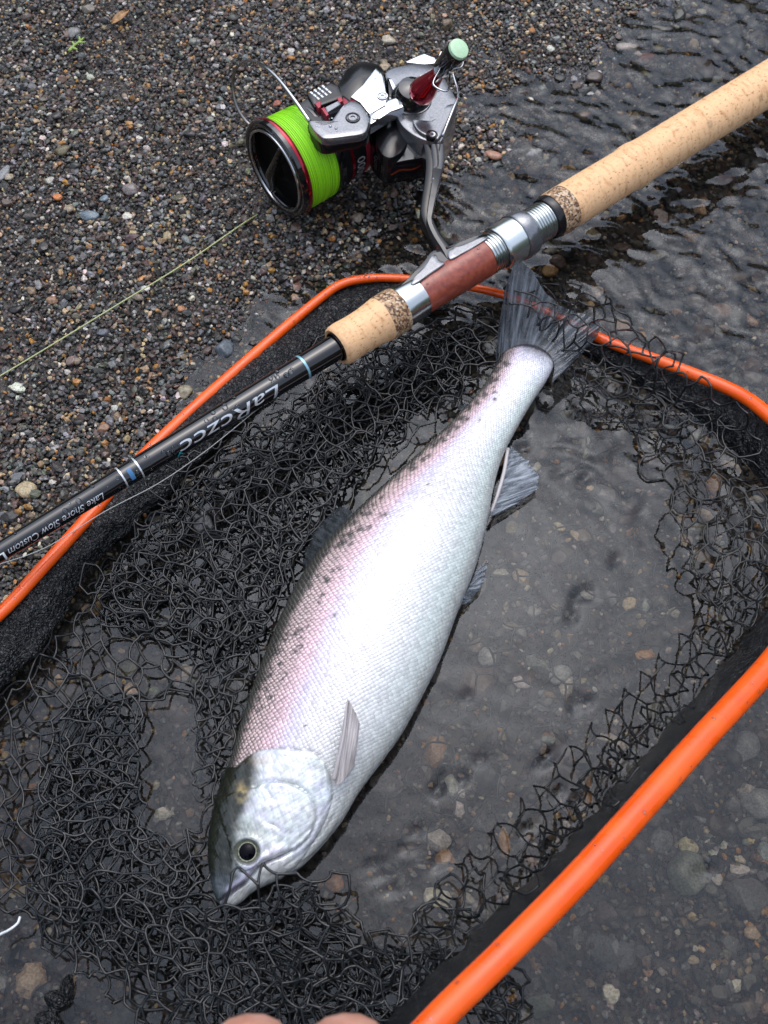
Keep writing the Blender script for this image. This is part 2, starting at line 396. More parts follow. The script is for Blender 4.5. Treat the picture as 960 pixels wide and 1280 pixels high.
# small grains
A, B, px, py, r = field(.0023, 11)
cl = fbm(A*22, B*22, 0, 31, 2)
rad = .00140*np.exp(r.normal(0, .26, len(A)))*(1+.35*cl); z = gz(A, B)+rad*.15+r.uniform(-.0004, .0006, len(A))
keep = (sdist(A, B) > -.05) | (r.uniform(0, 1, len(A)) < .62)
parts.append(stones(np.stack([A, B, z], -1)[keep], rad[keep], 0, pick(keep.sum(), r), 12))
# medium stones, 20 facets more
A, B, px, py, r = field(.0085, 13)
cl = fbm(A*14, B*14, 0, 35, 2); keep = r.uniform(0, 1, len(A)) < (.55+.5*cl)
rad = .0021*np.exp(r.normal(0, .28, len(A))); z = gz(A, B)+rad*.4
parts.append(stones(np.stack([A, B, z], -1)[keep], rad[keep], 1, pick(keep.sum(), r), 14))
# coarser bed stones under the water
A, B, px, py, r = field(.0125, 15)
dd = sdist(A, B); keep = (dd < -.03) & (r.uniform(0, 1, len(A)) < .75)
rad = .0046*np.exp(r.normal(0, .3, len(A))); z = gz(A, B)+rad*.15
cw = pick(len(A), r, .25)*1.05
parts.append(stones(np.stack([A, B, z], -1)[keep], rad[keep], 1, cw[keep], 16, (.35, .6)))
off = 0; VV = []; FF = []; CC = []
for v, f, c in parts: VV.append(v); FF.append(f+off); CC.append(c); off += len(v)
gravel = mk('gravel', np.vstack(VV), np.vstack(FF), M_STONE, ground, smooth=False, attrs={'col': np.vstack(CC)})
tag(gravel, kind='stuff')

# pebbles big enough to pick apart: (x, y, length px, width px, colour, label)
named = [(112, 270, 25, 14, (.13, .17, .20), 'smooth blue-grey oval pebble'), (159, 271, 14, 10, (.62, .58, .50), 'cream angular pebble'), (4, 218, 14, 26, (.22, .22, .22), 'grey oval pebble at the left edge'),
 (164, 238, 24, 17, (.20, .17, .16), 'flat mauve-grey chip'), (72, 247, 12, 11, (.48, .16, .04), 'round rust orange pebble'), (280, 437, 27, 25, (.09, .11, .13), 'large dark blue-grey pebble near the orange hoop'),
 (231, 491, 20, 18, (.24, .21, .14), 'olive tan pebble beside the orange hoop'), (33, 613, 26, 24, (.36, .29, .17), 'tan rounded pebble above the rod'), (128, 536, 20, 12, (.22, .12, .07), 'brown oval pebble'),
 (78, 189, 22, 13, (.12, .10, .05), 'olive brown pebble'), (92, 42, 18, 16, (.20, .20, .19), 'grey pebble'), (110, 12, 20, 14, (.16, .14, .11), 'brownish pebble at the top'), (131, 249, 12, 11, (.18, .22, .25), 'small blue-grey pebble'),
 (62, 226, 13, 9, (.38, .36, .30), 'pale oval pebble'), (90, 452, 15, 14, (.20, .14, .12), 'dull pink pebble'), (66, 376, 18, 11, (.26, .15, .09), 'brown pebble below the line'), (182, 361, 12, 8, (.55, .52, .48), 'white chip by the fishing line'),
 (227, 386, 10, 10, (.42, .20, .10), 'orange pebble'), (143, 510, 11, 9, (.45, .45, .40), 'pale mottled pebble'), (128, 416, 15, 11, (.09, .10, .12), 'dark slate pebble'), (262, 150, 12, 10, (.20, .20, .17), 'grey pebble near the bail'),
 (347, 130, 12, 10, (.30, .10, .06), 'dark red pebble under the bail wire'), (486, 51, 18, 15, (.45, .40, .30), 'cream pebble behind the reel'), (615, 195, 26, 13, (.38, .20, .13), 'salmon flat stone in the wet gravel'),
 (785, 60, 32, 16, (.28, .24, .21), 'flat grey-brown stone in the shallows'), (806, 73, 30, 14, (.24, .09, .06), 'dark red flat stone'), (824, 62, 16, 14, (.24, .23, .15), 'olive round stone'), (632, 385, 9, 9, (.75, .77, .78), 'tiny white chip in the water'),
 (610, 822, 26, 24, (.34, .35, .36), 'pale grey stone under a net mesh'), (700, 845, 30, 24, (.32, .33, .33), 'pale square stone under water'), (806, 757, 12, 18, (.26, .30, .26), 'pale green stone under water'), (805, 820, 26, 14, (.48, .24, .08), 'orange brown stone by the net'),
 (945, 1005, 44, 46, (.30, .31, .31), 'large pale stone under water at the right'), (875, 1020, 24, 14, (.32, .32, .31), 'pale flat stone under water'), (945, 625, 18, 14, (.55, .52, .46), 'cream stone behind the net'), (870, 550, 22, 20, (.26, .25, .22), 'grey brown stone behind the net'),
 (525, 830, 20, 22, (.30, .16, .10), 'brown stone beside the fish'), (418, 1105, 24, 26, (.42, .22, .12), 'orange brown stone below the jaw'), (855, 1090, 60, 50, (.24, .26, .22), 'broad grey-green stone under water'), (930, 935, 34, 40, (.22, .22, .22), 'grey stone under water'),
 (905, 225, 26, 16, (.20, .10, .08), 'dark red stone beside the cork grip'), (900, 390, 30, 22, (.26, .17, .13), 'brown stone in ripples')]
rp = np.random.default_rng(21)
shapes = []
for q in range(14):
    bv, bf = ico[2]; nn = norm(rp.normal(size=(9, 3))); v = bv*(1+.10*noise(bv[:, 0]*1.3+q*7, bv[:, 1]*1.3, bv[:, 2]*1.3, q)[:, None])
    for m_ in nn: v = v-m_*np.maximum((v@m_)-rp.uniform(.62, .9), 0)[:, None]
    shapes.append(v)
def pebble(px, py, L, W, col, label=None, rot=None):
    z = -.002
    for _ in range(3): p = P(px, py, z); z = float(gz(p[0], p[1]))+.0008
    s = MMPX(px, py, z); v = shapes[rp.integers(len(shapes))]
    a = rp.uniform(-.6, .6) if rot is None else rot
    q = v*np.array([L*s*.52, W*s*.56, min(L, W)*s*.30]); c, sn = math.cos(a), math.sin(a)
    q = np.stack([q[:, 0]*c-q[:, 1]*sn, q[:, 0]*sn+q[:, 1]*c, q[:, 2]], -1)
    n_ = fbm(v[:, 0]*3, v[:, 1]*3, v[:, 2]*3, int(px), 3)[:, None]
    o = mk('pebble', q+p+np.array([0, 0, min(L, W)*s*.08]), ico[2][1], M_STONE, ground, attrs={'col': np.clip(np.array(col)*(1+.35*n_), .01, .85)})
    if label: o['label'] = label
for a in named: pebble(*a)
cnt = 0
while cnt < 225:
    x = rp.uniform(-10, 970); y = rp.uniform(0, 1290); p = P(x, y, -.01); d = sdist(p[0], p[1])
    L = rp.uniform(10, 17) if d > -.02 else rp.uniform(13, 34)*rp.uniform(.6, 1)
    if d > -.02 and rp.uniform() < .35: continue
    if x < 560 and y > 500 and d < -.02 and rp.uniform() < .7: continue
    pebble(x, y, L, L*rp.uniform(.55, .95), tuple(pick(1, rp, .2)[0]*(1.0 if d > -.02 else 1.45))); cnt += 1

# water surface
wx = axis_vals(.30, .0021, 300); wy = axis_vals(.44, .0021, 300)
X, Y = np.meshgrid(wx, wy)
px, py = PROJ(np.stack([X, Y, np.zeros_like(X)], -1))
near = np.exp(-((X/.6)**2+((Y)/.7)**2)**2)
amp = .10+.90*sstep(.02, .20, Y+.45*X+.02)                            # the current riffles the upper right
amp = amp*near+.35*(1-near)
ux = X*.80-Y*.60; uy = X*.60+Y*.80
wxp = .010*noise(X*22, Y*22, 0, 51); wyp = .010*noise(X*22, Y*22, 0, 52)
Zw = (.0014*fbm((ux+wxp)*95, (uy+wyp)*180, 0, 53, 2)+.0019*fbm((ux+wxp)*44, (uy+wyp)*80, 0, 55, 2))*amp + .0004*noise(X*30, Y*30, 0, 58)*(.35+amp)
mx_, my_ = P(400, 1120, 0)[:2]; rr = np.hypot(X-mx_, Y-my_)           # rings from the fish's mouth
Zw += .00005*np.sin(rr*2*np.pi/.0085)*np.exp(-(rr/.055)**2)*sstep(.008, .02, rr)
for fx_, fy_, ang_, ln_ in ((562, 1068, 60, 2.2), (545, 1078, 50, 1.6), (507, 1062, 10, 1.5), (470, 1080, 20, 2), (478, 1094, 15, 2), (490, 1112, 15, 1.8), (520, 1040, 30, 1.4), (552, 975, 60, 1.3), (578, 975, 55, 1.5), (548, 985, 0, 1), (690, 940, 40, 2), (682, 950, 40, 2.4), (722, 745, 55, 2), (716, 770, 60, 1.6), (735, 742, 60, 1.2), (718, 880, 80, 1.7), (735, 878, 70, 1), (545, 990, 10, 1), (700, 990, 50, 1.4), (722, 1000, 30, 1), (660, 1035, 40, 1.8), (600, 950, 45, 1), (770, 700, 60, 1.3), (800, 640, 50, 1.3), (585, 870, 60, 1), (880, 1090, 10, 1.5), (610, 1175, 60, 1.8), (655, 560, 30, 1.6), (700, 590, 20, 1.8), (730, 600, 40, 1.6)):
    q_ = P(fx_, fy_, 0); a_ = math.radians(ang_); dx_, dy_ = X-q_[0], Y-q_[1]; e1 = dx_*math.cos(a_)+dy_*math.sin(a_); e2 = -dx_*math.sin(a_)+dy_*math.cos(a_)
    Zw -= .0011*np.exp(-(e1/(.0030*ln_))**2-(e2/.0024)**2)          # wavelets on the calm water
water = mk('water', np.stack([X, Y, Zw], -1).reshape(-1, 3), gridfaces(*X.shape), M_WATER); tag(water, 'clear shallow lake water, riffled at the upper right and calm at the bottom', kind='structure')

# wooded bank all round, mirrored in the water
ang = np.linspace(0, 2*np.pi, 260, endpoint=False); rings = []
for q, (rr0, hh) in enumerate([(9.0, -.3), (9.3, .35), (10.2, .8), (11.5, 1.0), (14, .9), (20, .8)]):
    el = 4.2+2.2*fbm(np.cos(ang)*3, np.sin(ang)*3, q*.3, 71, 3)+1.0*noise(np.cos(ang)*22, np.sin(ang)*22, q, 72)+.5*np.maximum(np.sin(ang), 0)
    rings.append(np.stack([np.cos(ang)*(rr0+.5*noise(ang*9, q, 0, 73)), np.sin(ang)*(rr0+.5*noise(ang*9, q, 0, 74)), el*hh], -1))
R_ = np.array(rings); n = len(ang); idx = np.arange(len(R_)*n).reshape(len(R_), n); nx_ = np.roll(idx, -1, 1)
fo = mk('forest', R_.reshape(-1, 3), np.stack([idx[:-1], nx_[:-1], nx_[1:], idx[1:]], -1).reshape(-1, 4), M_WOOD); tag(fo, 'dark wooded bank around the lake shore', 'forest', kind='stuff')

# ------------------------------------------------------------------ fishing rod
RA = P(0, 690, .050); RB = P(960, 105, .030)
RDIR = norm(RA-RB)                                           # towards the tip
RN = norm(np.array([0, 0, 1.0])-RDIR*RDIR[2])                # up, square to the rod
RY = np.cross(RN, RDIR)
if PROJ(RB+RY*.01)[1] > PROJ(RB)[1]: RY = -RY                # away from the fish, towards the dry gravel
_s = np.linspace(-.25, .95, 4001); _px, _py = PROJ(RB+_s[:, None]*RDIR)
def rs(px): return float(np.interp(-px, -_px, _s))           # distance from RB along the rod for a photo column
def rp_(px): return RB+RDIR*rs(px)
def rr_(px, w): return w/2*float((rp_(px)-CAMP)@FWD)/FPX     # radius of a part seen w pixels wide
rod = empty('fishing_rod', rp_(560)-np.array([0, 0, .03]), 'black spinning rod with cork grips and red reel seat lying across the landing net', 'fishing rod')
def rlathe(name, prof, m, S=56, parent=rod, cork=False):
    "prof: (photo column, seen width)"
    pr = [(rs(a), rr_(a, b)) for a, b in prof]; v, f = lathe(RB, RDIR, pr, S, ref=RN)
    at = None
    if cork:
        at = {'ax': np.repeat([p[0] for p in pr], S), 'an': np.tile(np.abs(np.linspace(-np.pi, np.pi, S, endpoint=False)), len(pr))}
    return mk(name, v, f, m, parent, attrs=at, recalc=True)
blank = rlathe('blank', [(-170, 22), (0, 24.6), (100, 26.5), (170, 27.6), (172, 29), (190, 29.4), (375, 31.8), (424, 33), (432, 33)], M_BLANK)
def fine(a, b, w0, w1, n, fn=lambda t: 0):
    return [(a+(b-a)*t, w0+(w1-w0)*t+fn(t)) for t in np.linspace(0, 1, n)]
rlathe('fore_grip', [(424, 36), (421, 40), (420, 46), (421.5, 50.5), (424, 52.5), (430, 54)]+fine(436, 477, 53, 58, 16, lambda t: -3*math.sin(t*math.pi)), M_CORK, cork=True)
rlathe('winding_check', [(424.5, 33), (421, 36.5), (419.5, 38), (424, 40), (430, 40)], M_BLACKPL)
rlathe('burl_ring', [(477, 40), (477, 58.2), (480, 59), (494, 58.5), (498, 57), (498.2, 40)], M_BURL)
rlathe('seat_ring', [(498, 40), (498, 53), (500, 54), (520, 52.5), (523, 51.5), (523.3, 40)], M_SATIN)
rlathe('reel_seat', [(523, 40), (523, 48), (526, 49)]+fine(530, 600, 49.5, 50.5, 8)+[(604, 50), (604.2, 40)], M_SEAT)
thr = []
for k in range(6): a = 604.5+k*3.4; thr += [(a, 46), (a+.5, 49.5), (a+2.1, 49.5), (a+2.6, 46), (a+3.3, 46)]
rlathe('seat_thread', [(604.1, 40)]+thr+[(625, 46), (625, 40)], M_SATIN)
rlathe('locking_hood', [(620.5, 51), (620, 53), (621, 55.5), (623, 56.5), (638, 57.5), (643, 57), (643.2, 45)], mat('bright_satin_hood', (.78, .82, .80), .24, 1.0))
rlathe('locking_ring', [(643, 50), (643.2, 59.5), (645, 61.5), (654, 61), (657, 59), (658, 54), (658, 45)], M_GREY)
thr = []
for k in range(8): a = 657.5+k*3.1; thr += [(a, 45), (a+.5, 48.5), (a+1.9, 48.5), (a+2.4, 45), (a+3, 45)]
rlathe('rear_thread', [(657, 40)]+thr+[(683, 45), (683, 40)], M_SATIN)
rlathe('black_collar', [(681, 44), (681.5, 52), (683, 54), (687, 55), (689, 55), (689, 44)], M_BLACKPL)
rlathe('burl_ring', [(688.8, 44), (688.8, 56.5), (691, 57.5), (702, 58), (706, 58), (706.2, 44)], M_BURL)
rlathe('rear_grip', [(705, 44), (705, 57.5)]+fine(707, 780, 57.5, 55, 12)+[(784, 56.5), (788, 58.5), (794, 58.5), (799, 56), (803, 55)]+fine(812, 1150, 54.5, 53, 60, lambda t: .35*math.sin(t*170))+[(1150, 30)], M_CORK, cork=True)
for a, wd_, m_, nm in ((171, 1.8, M_SILVERPR, 'silver_trim'), (151, 1.8, M_SILVERPR, 'silver_trim'), (377, 2.4, M_LBLUE, 'pale_blue_trim')):
    rlathe(nm, [(a, 27 if a < 200 else 30.6), (a, 29.9 if a < 172 else 32.4), (a+wd_, 30 if a < 172 else 32.5), (a+wd_, 27 if a < 200 else 30.6)], m_)
rlathe('wrapping', [(152.6, 26), (152.6, 28.8), (171, 29.2), (171, 26)], M_BLACKGL)

# where the rod faces the camera: lettering angles are measured from there
def face_dir(p):
    v = norm(CAMP-p); v = norm(v-RDIR*(v@RDIR)); return v
def text_on(name, txt, px_c, length_px, height_px, ang0, m_, parent, shear=0.0, wide=1.0, width_at=None, base=None, axis=None, rad=None, lift=.00025, flipdir=1, yoff=0):
    cu = bpy.data.curves.new('t', 'FONT'); cu.body = txt; cu.size = 1; cu.shear = shear; cu.align_x = 'CENTER'; cu.align_y = 'CENTER'; cu.resolution_u = 4
    to = bpy.data.objects.new('t', cu); COL.objects.link(to); bpy.context.view_layer.update()
    me = bpy.data.meshes.new_from_object(to.evaluated_get(bpy.context.evaluated_depsgraph_get()))
    bpy.data.objects.remove(to); bm = bmesh.new(); bm.from_mesh(me)
    for ax_ in (0, 1):
        for k in np.linspace(-4, 4, 65) if ax_ == 0 else np.linspace(-1, 1, 33):
            bmesh.ops.bisect_plane(bm, geom=bm.verts[:]+bm.edges[:]+bm.faces[:], plane_co=(k if ax_ == 0 else 0, k if ax_ == 1 else 0, 0), plane_no=(1-ax_, ax_, 0))
    v = np.array([q.co[:] for q in bm.verts]); f = [[q.index for q in fc.verts] for fc in bm.faces]; bm.verts.index_update(); f = [[q.index for q in fc.verts] for fc in bm.faces]
    bm.free(); v[:, 0] -= (v[:, 0].max()+v[:, 0].min())/2; v[:, 1] -= (v[:, 1].max()+v[:, 1].min())/2
    v[:, 0] /= (v[:, 0].max()-v[:, 0].min()); v[:, 1] /= (v[:, 1].max()-v[:, 1].min())
    return v, f
def rod_text(name, txt, pc, pl, h, ang0, m_, shear=0.0):
    v, f = text_on(name, txt, 0, 0, 0, 0, m_, None, shear)
    s0 = (rs(pc-pl/2)+rs(pc+pl/2))/2; L = abs(rs(pc+pl/2)-rs(pc-pl/2)); s = s0+v[:, 0]*L     # read towards the tip
    col_ = np.interp(s, _s, _px); r = np.array([rr_(c, np.interp(c, [0, 100, 150, 160, 172, 180, 375], [24.8, 26.8, 28, 29.4, 29.4, 29.4, 32])) for c in col_])+.0003
    hh = h*MMPX(pc, 640, .05)
    th = np.radians(ang0)+v[:, 1]*hh/r
    c0 = face_dir(rp_(pc)); d0 = np.cross(RDIR, c0)
    if PROJ(rp_(pc)+d0*.01)[1] < PROJ(rp_(pc))[1]: d0 = -d0      # towards the fish
    pts = RB+s[:, None]*RDIR+r[:, None]*(np.cos(th)[:, None]*c0+np.sin(th)[:, None]*d0)
    return mk(name, pts, f, m_, rod, smooth=False)
rod_text('lettering', 'LaRczcc', 280, 124, 18, 32, M_SILVERPR, .25)
rod_text('lettering', 'Lake Shore Slow Custom', 66, 118, 9.5, 30, M_SILVERPR, .3)
rod_text('lettering', 'L', -2, 10, 13, 38, M_WHITE)
rod_text('teal_mark', 'v', 217, 9, 7, 52, M_TEAL)
rod_text('blue_mark', 'I', 161, 5, 17, 8, M_BLUE)

# ------------------------------------------------------------------ spinning reel (clamped to the rod seat, lying on the gravel)
def RLP(px, py, h):
    "point on the plane h above the plane of rod and reel"
    d = ray(px, py); o = RB+RN*h; t = ((o-CAMP)@RN)/(d@RN); return CAMP+d*np.asarray(t)[..., None]
reel = empty('spinning_reel', RLP(520, 130, -.02), 'silver and black spinning reel with lime green line, lying on the gravel', 'fishing reel')
def mm(px, py, h): return float((RLP(px, py, h)-CAMP)@FWD)/FPX
SP = RLP(343, 214, 0.0)                                      # centre of the spool's front lip
AX = -RDIR                                                   # towards the back of the reel
def along(dx): # image columns along the spool axis -> metres
    q = np.linspace(0, .2, 2001); c, _ = PROJ(SP+q[:, None]*AX); return float(np.interp(SPX+dx, c, q))
SPX = float(PROJ(SP)[0]); K = mm(343, 214, 0.0)
def alathe(name, prof, m_, S=72, parent=None, ref=None, close=True):
    v, f = lathe(SP, AX, [(along(a) if a >= 0 else -along(-a), b*K) for a, b in prof], S, ref=RN, close=close); return mk(name, v, f, m_, parent or reel, recalc=True, attrs={'ax': np.repeat([along(a) if a >= 0 else -along(-a) for a, b in prof], S)})
RO = 63.5
spool = alathe('spool', [(30, 50.5), (6, 50.5), (1.5, 54), (0, RO-5), (.0, RO-2), (1.5, RO), (6, RO), (6.5, RO-4), (8, 56)], M_BLACKGL, close=False)
alathe('spool_ring', [(.8, 50), (-.6, 50.5), (-1.0, 52), (-.4, 53.5), (1, 54)], M_WIRE, parent=spool, close=False)
alathe('spool_lip', [(5.5, 55), (5.8, RO+.3), (7.2, RO+.9), (10, RO), (12, RO-3), (12, 56)], M_REDMET, parent=spool, close=False)
alathe('drag_knob', [(6, 49.5), (10, 48), (12, 34), (11, 22), (8, 16), (5, 12), (5, .5)], M_RECESS, parent=spool, close=False)
kb = norm(RN*.55+RY*.35)
gv, gf = [], []
for i_, sgn in enumerate((-1, 1)):
    pass
c0 = SP+AX*along(3); dirk = norm(np.cross(AX, norm(RN*.3+RY)))
pts = [c0-dirk*46*K, c0-dirk*20*K-AX*.002, c0-AX*.004, c0+dirk*20*K-AX*.002, c0+dirk*46*K]
v, f = tube(crom(pts, 18), np.interp(np.linspace(0, 1, 18), [0, .2, .5, .8, 1], [2.4, 4, 5.5, 4, 2.4])*K, 12, flat=1.5, upv=AX)
mk('knob_grip', v, f, mat('worn_brown_black_knob', (.03, .027, .022), .25, .3, build=vary(800, (.012, .011, .01), (.07, .06, .045))), spool)
pr = []; nl = 17
for i in range(nl*3+1):
    t = i/(nl*3); pr.append((11.2+t*36, 58.5-1.2*t+1.2*math.sin(min(t, .12)/.12*1.57)+(.9 if i % 3 == 1 else 0)))
alathe('line_winding', pr, M_BRAID, parent=spool, close=False)
alathe('spool_skirt', [(46.8, 48), (46.8, 61), (49, 61.5), (52, 60), (56, 58), (57, 52)], M_BLACKGL, parent=spool)
rotor = alathe('rotor', [(53, 45), (53, 55), (57, 56.5), (66, 55.5), (80, 53), (93, 50), (97, 44), (110, 40), (128, 38), (131, 20)], M_CUP)
alathe('red_band', [(64.5, 50), (64.5, 56.3), (68, 55.8), (68, 50)], M_REDMET, parent=rotor)
alathe('red_band', [(84, 50), (84, 52.9), (90, 51.8), (90, 48)], M_REDDULL, parent=rotor)
# C3000 round the rotor
v, f = text_on('t', 'C3000', 0, 0, 0, 0, None, None, 0)
sA = along(76)+(-v[:, 1])*10.5*K*1.15; r_ = 54.6*K
c0 = face_dir(SP); d0 = np.cross(AX, c0)
if PROJ(SP+d0*.01)[1] < PROJ(SP)[1]: d0 = -d0
th = math.radians(62)-v[:, 0]*math.radians(50)
mk('lettering', SP+(sA)[:, None]*AX+r_*(np.cos(th)[:, None]*c0+np.sin(th)[:, None]*d0), [q[::-1] for q in f], M_SILVERPR, rotor, smooth=False)

def plate(name, poly, ht, hb, m_, parent=None, bev=.0007, n=None, smoothpoly=True, dome=0.0):
    "solid whose top outline is poly (photo pixels) at height ht above the reel plane"
    q = np.array(poly, float)
    if smoothpoly: q = crom(q, n or len(poly)*5, closed=True)
    top = RLP(q[:, 0], q[:, 1], np.full(len(q), ht)) if False else np.array([RLP(a, b, ht) for a, b in q])
    c = top.mean(0); nrm_ = RN
    dirv = top-c; L = np.linalg.norm(dirv, axis=1, keepdims=True); un = dirv/L
    rings = [top-nrm_*(ht-hb), top-nrm_*bev*1.5, top-nrm_*bev*.4-un*bev*.5, top-un*bev*1.6]
    for t in (.75, .5, .25): rings.append(c+(top-un*bev*1.6-c)*t+nrm_*dome*(1-t*t))
    V = np.vstack(rings+[(c+nrm_*dome)[None]]); m = len(q); F = []
    for i in range(len(rings)-1):
        for j in range(m):
            k = (j+1) % m; F.append([i*m+j, i*m+k, (i+1)*m+k, (i+1)*m+j])
    for j in range(m): F.append([(len(rings)-1)*m+j, (len(rings)-1)*m+(j+1) % m, len(rings)*m])
    F.append(list(range(m))[::-1])
    o = mk(name, V, F, m_, parent or reel, recalc=True)
    return o
# gearbox
body = plate('gearbox', [(481, 90), (505, 80), (530, 79), (549, 87), (569, 118), (571, 128), (560, 155), (552, 176), (538, 177), (516, 168), (498, 150), (492, 118)], .022, -.008, M_GREY, bev=.0012)
plate('cover_plate', [(507, 77), (530, 65), (547, 72), (548, 78), (530, 80)], .021, .008, M_CHROME, body, smoothpoly=False)
plate('cover_plate', [(516, 150), (523, 163), (537, 170), (549, 172), (562, 146), (568, 130), (556, 133), (545, 147), (530, 153)], .0245, .015, M_GREY, body)
plate('black_body', [(468, 150), (480, 143), (498, 140), (512, 150), (530, 170), (552, 178), (548, 188), (532, 196), (510, 200), (484, 203), (468, 190), (462, 170)], .010, -.006, M_BLACKGL, dome=.004, bev=.003)
plate('rotor_arm', [(470, 155), (480, 150), (496, 144), (508, 150), (512, 168), (508, 182), (498, 193), (486, 197), (475, 190), (469, 174)], .014, -.002, M_BLACKPL, rotor, dome=.002, bev=.0015)
plate('rotor_arm', [(421, 107), (430, 88), (448, 75), (466, 76), (478, 82), (481, 92), (470, 110), (455, 125), (438, 128), (424, 120)], .0225, -.003, M_BLACKPL, rotor, dome=.003, bev=.002)
plate('chrome_plate', [(470, 84), (480, 93), (484, 120), (482, 131), (462, 142), (450, 128), (438, 121), (453, 105)], .0285, .020, M_CHROME, rotor, smoothpoly=False, bev=.0006)
plate('chrome_plate', [(462, 144), (485, 124), (501, 120), (505, 133), (489, 139), (463, 155)], .0275, .020, M_CHROME, rotor, smoothpoly=False, bev=.0006)
plate('dark_gap', [(484, 96), (490, 100), (498, 116), (492, 122), (486, 120)], .0255, .015, M_BLACKPL, rotor, smoothpoly=False)
plate('chrome_plate', [(485, 97), (489, 98), (498, 115), (494, 118)], .0275, .022, M_CHROME, rotor, smoothpoly=False, bev=.0003)
arm = plate('bail_arm', [(386, 151), (398, 157), (409, 155), (420, 142), (430, 130), (440, 125), (451, 129), (459, 140), (461, 154), (455, 166), (435, 170), (408, 173), (399, 169), (390, 160)], .034, .029, M_GREY, bev=.0009)
plate('arm_base', [(385, 153), (399, 157), (410, 155), (430, 131), (442, 126), (453, 131), (462, 143), (463, 158), (456, 171), (434, 176), (408, 181), (397, 177), (387, 164)], .0288, .022, M_BLACKPL, arm, bev=.001)
def bolt(px, py, h, rpx, parent, m_ring=M_BLACKPL, m_in=M_GREY, depth=.0025):
    o = RLP(px, py, h); k = mm(px, py, h)*rpx
    v, f = lathe(o, RN, [(-depth, k*1.05), (0, k*1.05), (.0004, k), (.0004, k*.82), (-.0006, k*.78), (-.0006, k*.7)], 32, ref=RY, close=False); b_ = mk('bolt_ring', v, f, m_ring, parent, recalc=True)
    v, f = lathe(o, RN, [(-depth, k*.72), (-.0002, k*.72), (.0003, k*.62), (.0003, k*.34), (-.0008, k*.30), (-.0008, .00001)], 32, ref=RY, close=False); mk('bolt', v, f, m_in, parent, recalc=True)
bolt(441, 147, .0342, 9.0, arm)
bolt(478, 120, .0288, 6.8, rotor, M_WIRE, M_SATIN)
bolt(540, 168, .0248, 7.0, body, M_BLACKPL, M_WIRE)
bolt(469, 147, .0278, 4.0, rotor, M_SATIN, M_CHROME)
# line roller
rl = plate('line_roller', [(384, 118), (400, 109), (414, 102), (424, 106), (429, 119), (427, 122), (400, 132), (393, 134)], .031, .020, M_BLACKPL, arm, bev=.0008, smoothpoly=False)
plate('roller_bracket', [(372, 130), (384, 122), (394, 135), (404, 146), (414, 148), (404, 156), (396, 155), (384, 147)], .029, .018, M_BLACKPL, arm, smoothpoly=False)
plate('red_clip', [(393, 129), (401, 125.5), (401, 133), (398, 135)], .0325, .028, M_REDDULL, rl, smoothpoly=False, bev=.0003)
plate('red_clip', [(421, 122), (427, 120), (429, 126), (424, 128)], .0325, .028, M_REDDULL, rl, smoothpoly=False, bev=.0003)
plate('roller', [(406, 134), (424, 125), (427, 130), (409, 141)], .0325, .027, M_GREY, rl, smoothpoly=False, bev=.0006)
plate('red_roller', [(401, 135), (405, 133), (411, 143), (408, 145)], .033, .027, M_REDDULL, rl, smoothpoly=False, bev=.0005)
for a in range(4):
    for b_ in range(3):
        x0 = 387+a*4.9+b_*4.0; y0 = 115-a*2.6+b_*3.4
        plate('white_print', [(x0, y0), (x0+1.9, y0-1.0), (x0+5.0, y0+1.8), (x0+3.2, y0+2.8)], .0313, .0308, M_WHITE, rl, smoothpoly=False, bev=.00003)
# bail wire
bw = np.vstack([RLP(387, 152, .033), RLP(366, 122, .036), RLP(347, 98, .036), RLP(330, 83, .033), RLP(315, 76, .026), RLP(303, 78, .018), RLP(294, 88, .010), RLP(291, 108, .0), RLP(296, 133, -.010), RLP(307, 151, -.016), RLP(318, 160, -.018)])
bc = crom(bw, 90); rw = np.interp(np.linspace(0, 1, 90), [0, .4, 1], [2.6, 2.2, 2.2])*K
v, f = tube(bc[:48], rw[:48], 12); mk('bail_wire', v, f, M_WIRE, arm)
v, f = tube(bc[47:], rw[47:], 12); mk('bail_wire', v, f, M_WIREDK, arm)
# stem and foot
def stem():
    c = crom([(538, 176), (541, 195), (541, 215), (538, 235), (534, 255), (533, 272), (540, 290), (549, 305), (558, 319)], 40); wv = np.interp(np.linspace(0, 1, 40), [0, .25, .5, .6, .8, 1], [15, 12, 9.5, 9, 8.5, 12])
    V = []; F = []; S = 12
    for i, (x, y) in enumerate(c):
        p = RLP(x, y, .004+.012*(1-i/39)); t = norm(RLP(*c[min(i+1, 39)], .01)-RLP(*c[max(i-1, 0)], .01)); sd_ = norm(np.cross(t, RN)); wq = wv[i]*mm(x, y, .01)
        sec = [(-1, -.2), (-.86, .6), (-.66, .74), (0, .78), (.66, .74), (.86, .6), (1, -.2), (1, -1.4), (.5, -2.0), (-.5, -2.0), (-1, -1.4), (-1.05, -.8)]
        for a, b_ in sec: V.append(p+sd_*a*wq*.85+RN*b_*min(wq, .006))
    for i in range(39):
        for j in range(S):
            k = (j+1) % S; F.append([i*S+j, i*S+k, (i+1)*S+k, (i+1)*S+j])
    F.append(list(range(S))); F.append([39*S+j for j in range(S)])
    return np.array(V), F
v, f = stem(); st = mk('stem', v, f, M_BLACKPL, reel, recalc=True)
ridge = []
cpts = crom([(547, 180), (548, 198), (546, 218), (542, 240), (538, 262), (537, 276), (544, 293), (554, 309), (561, 322)], 44); wv = np.interp(np.linspace(0, 1, 44), [0, .12, .35, .6, 1], [15, 14, 9, 6, 5.5])
V = []; F = []
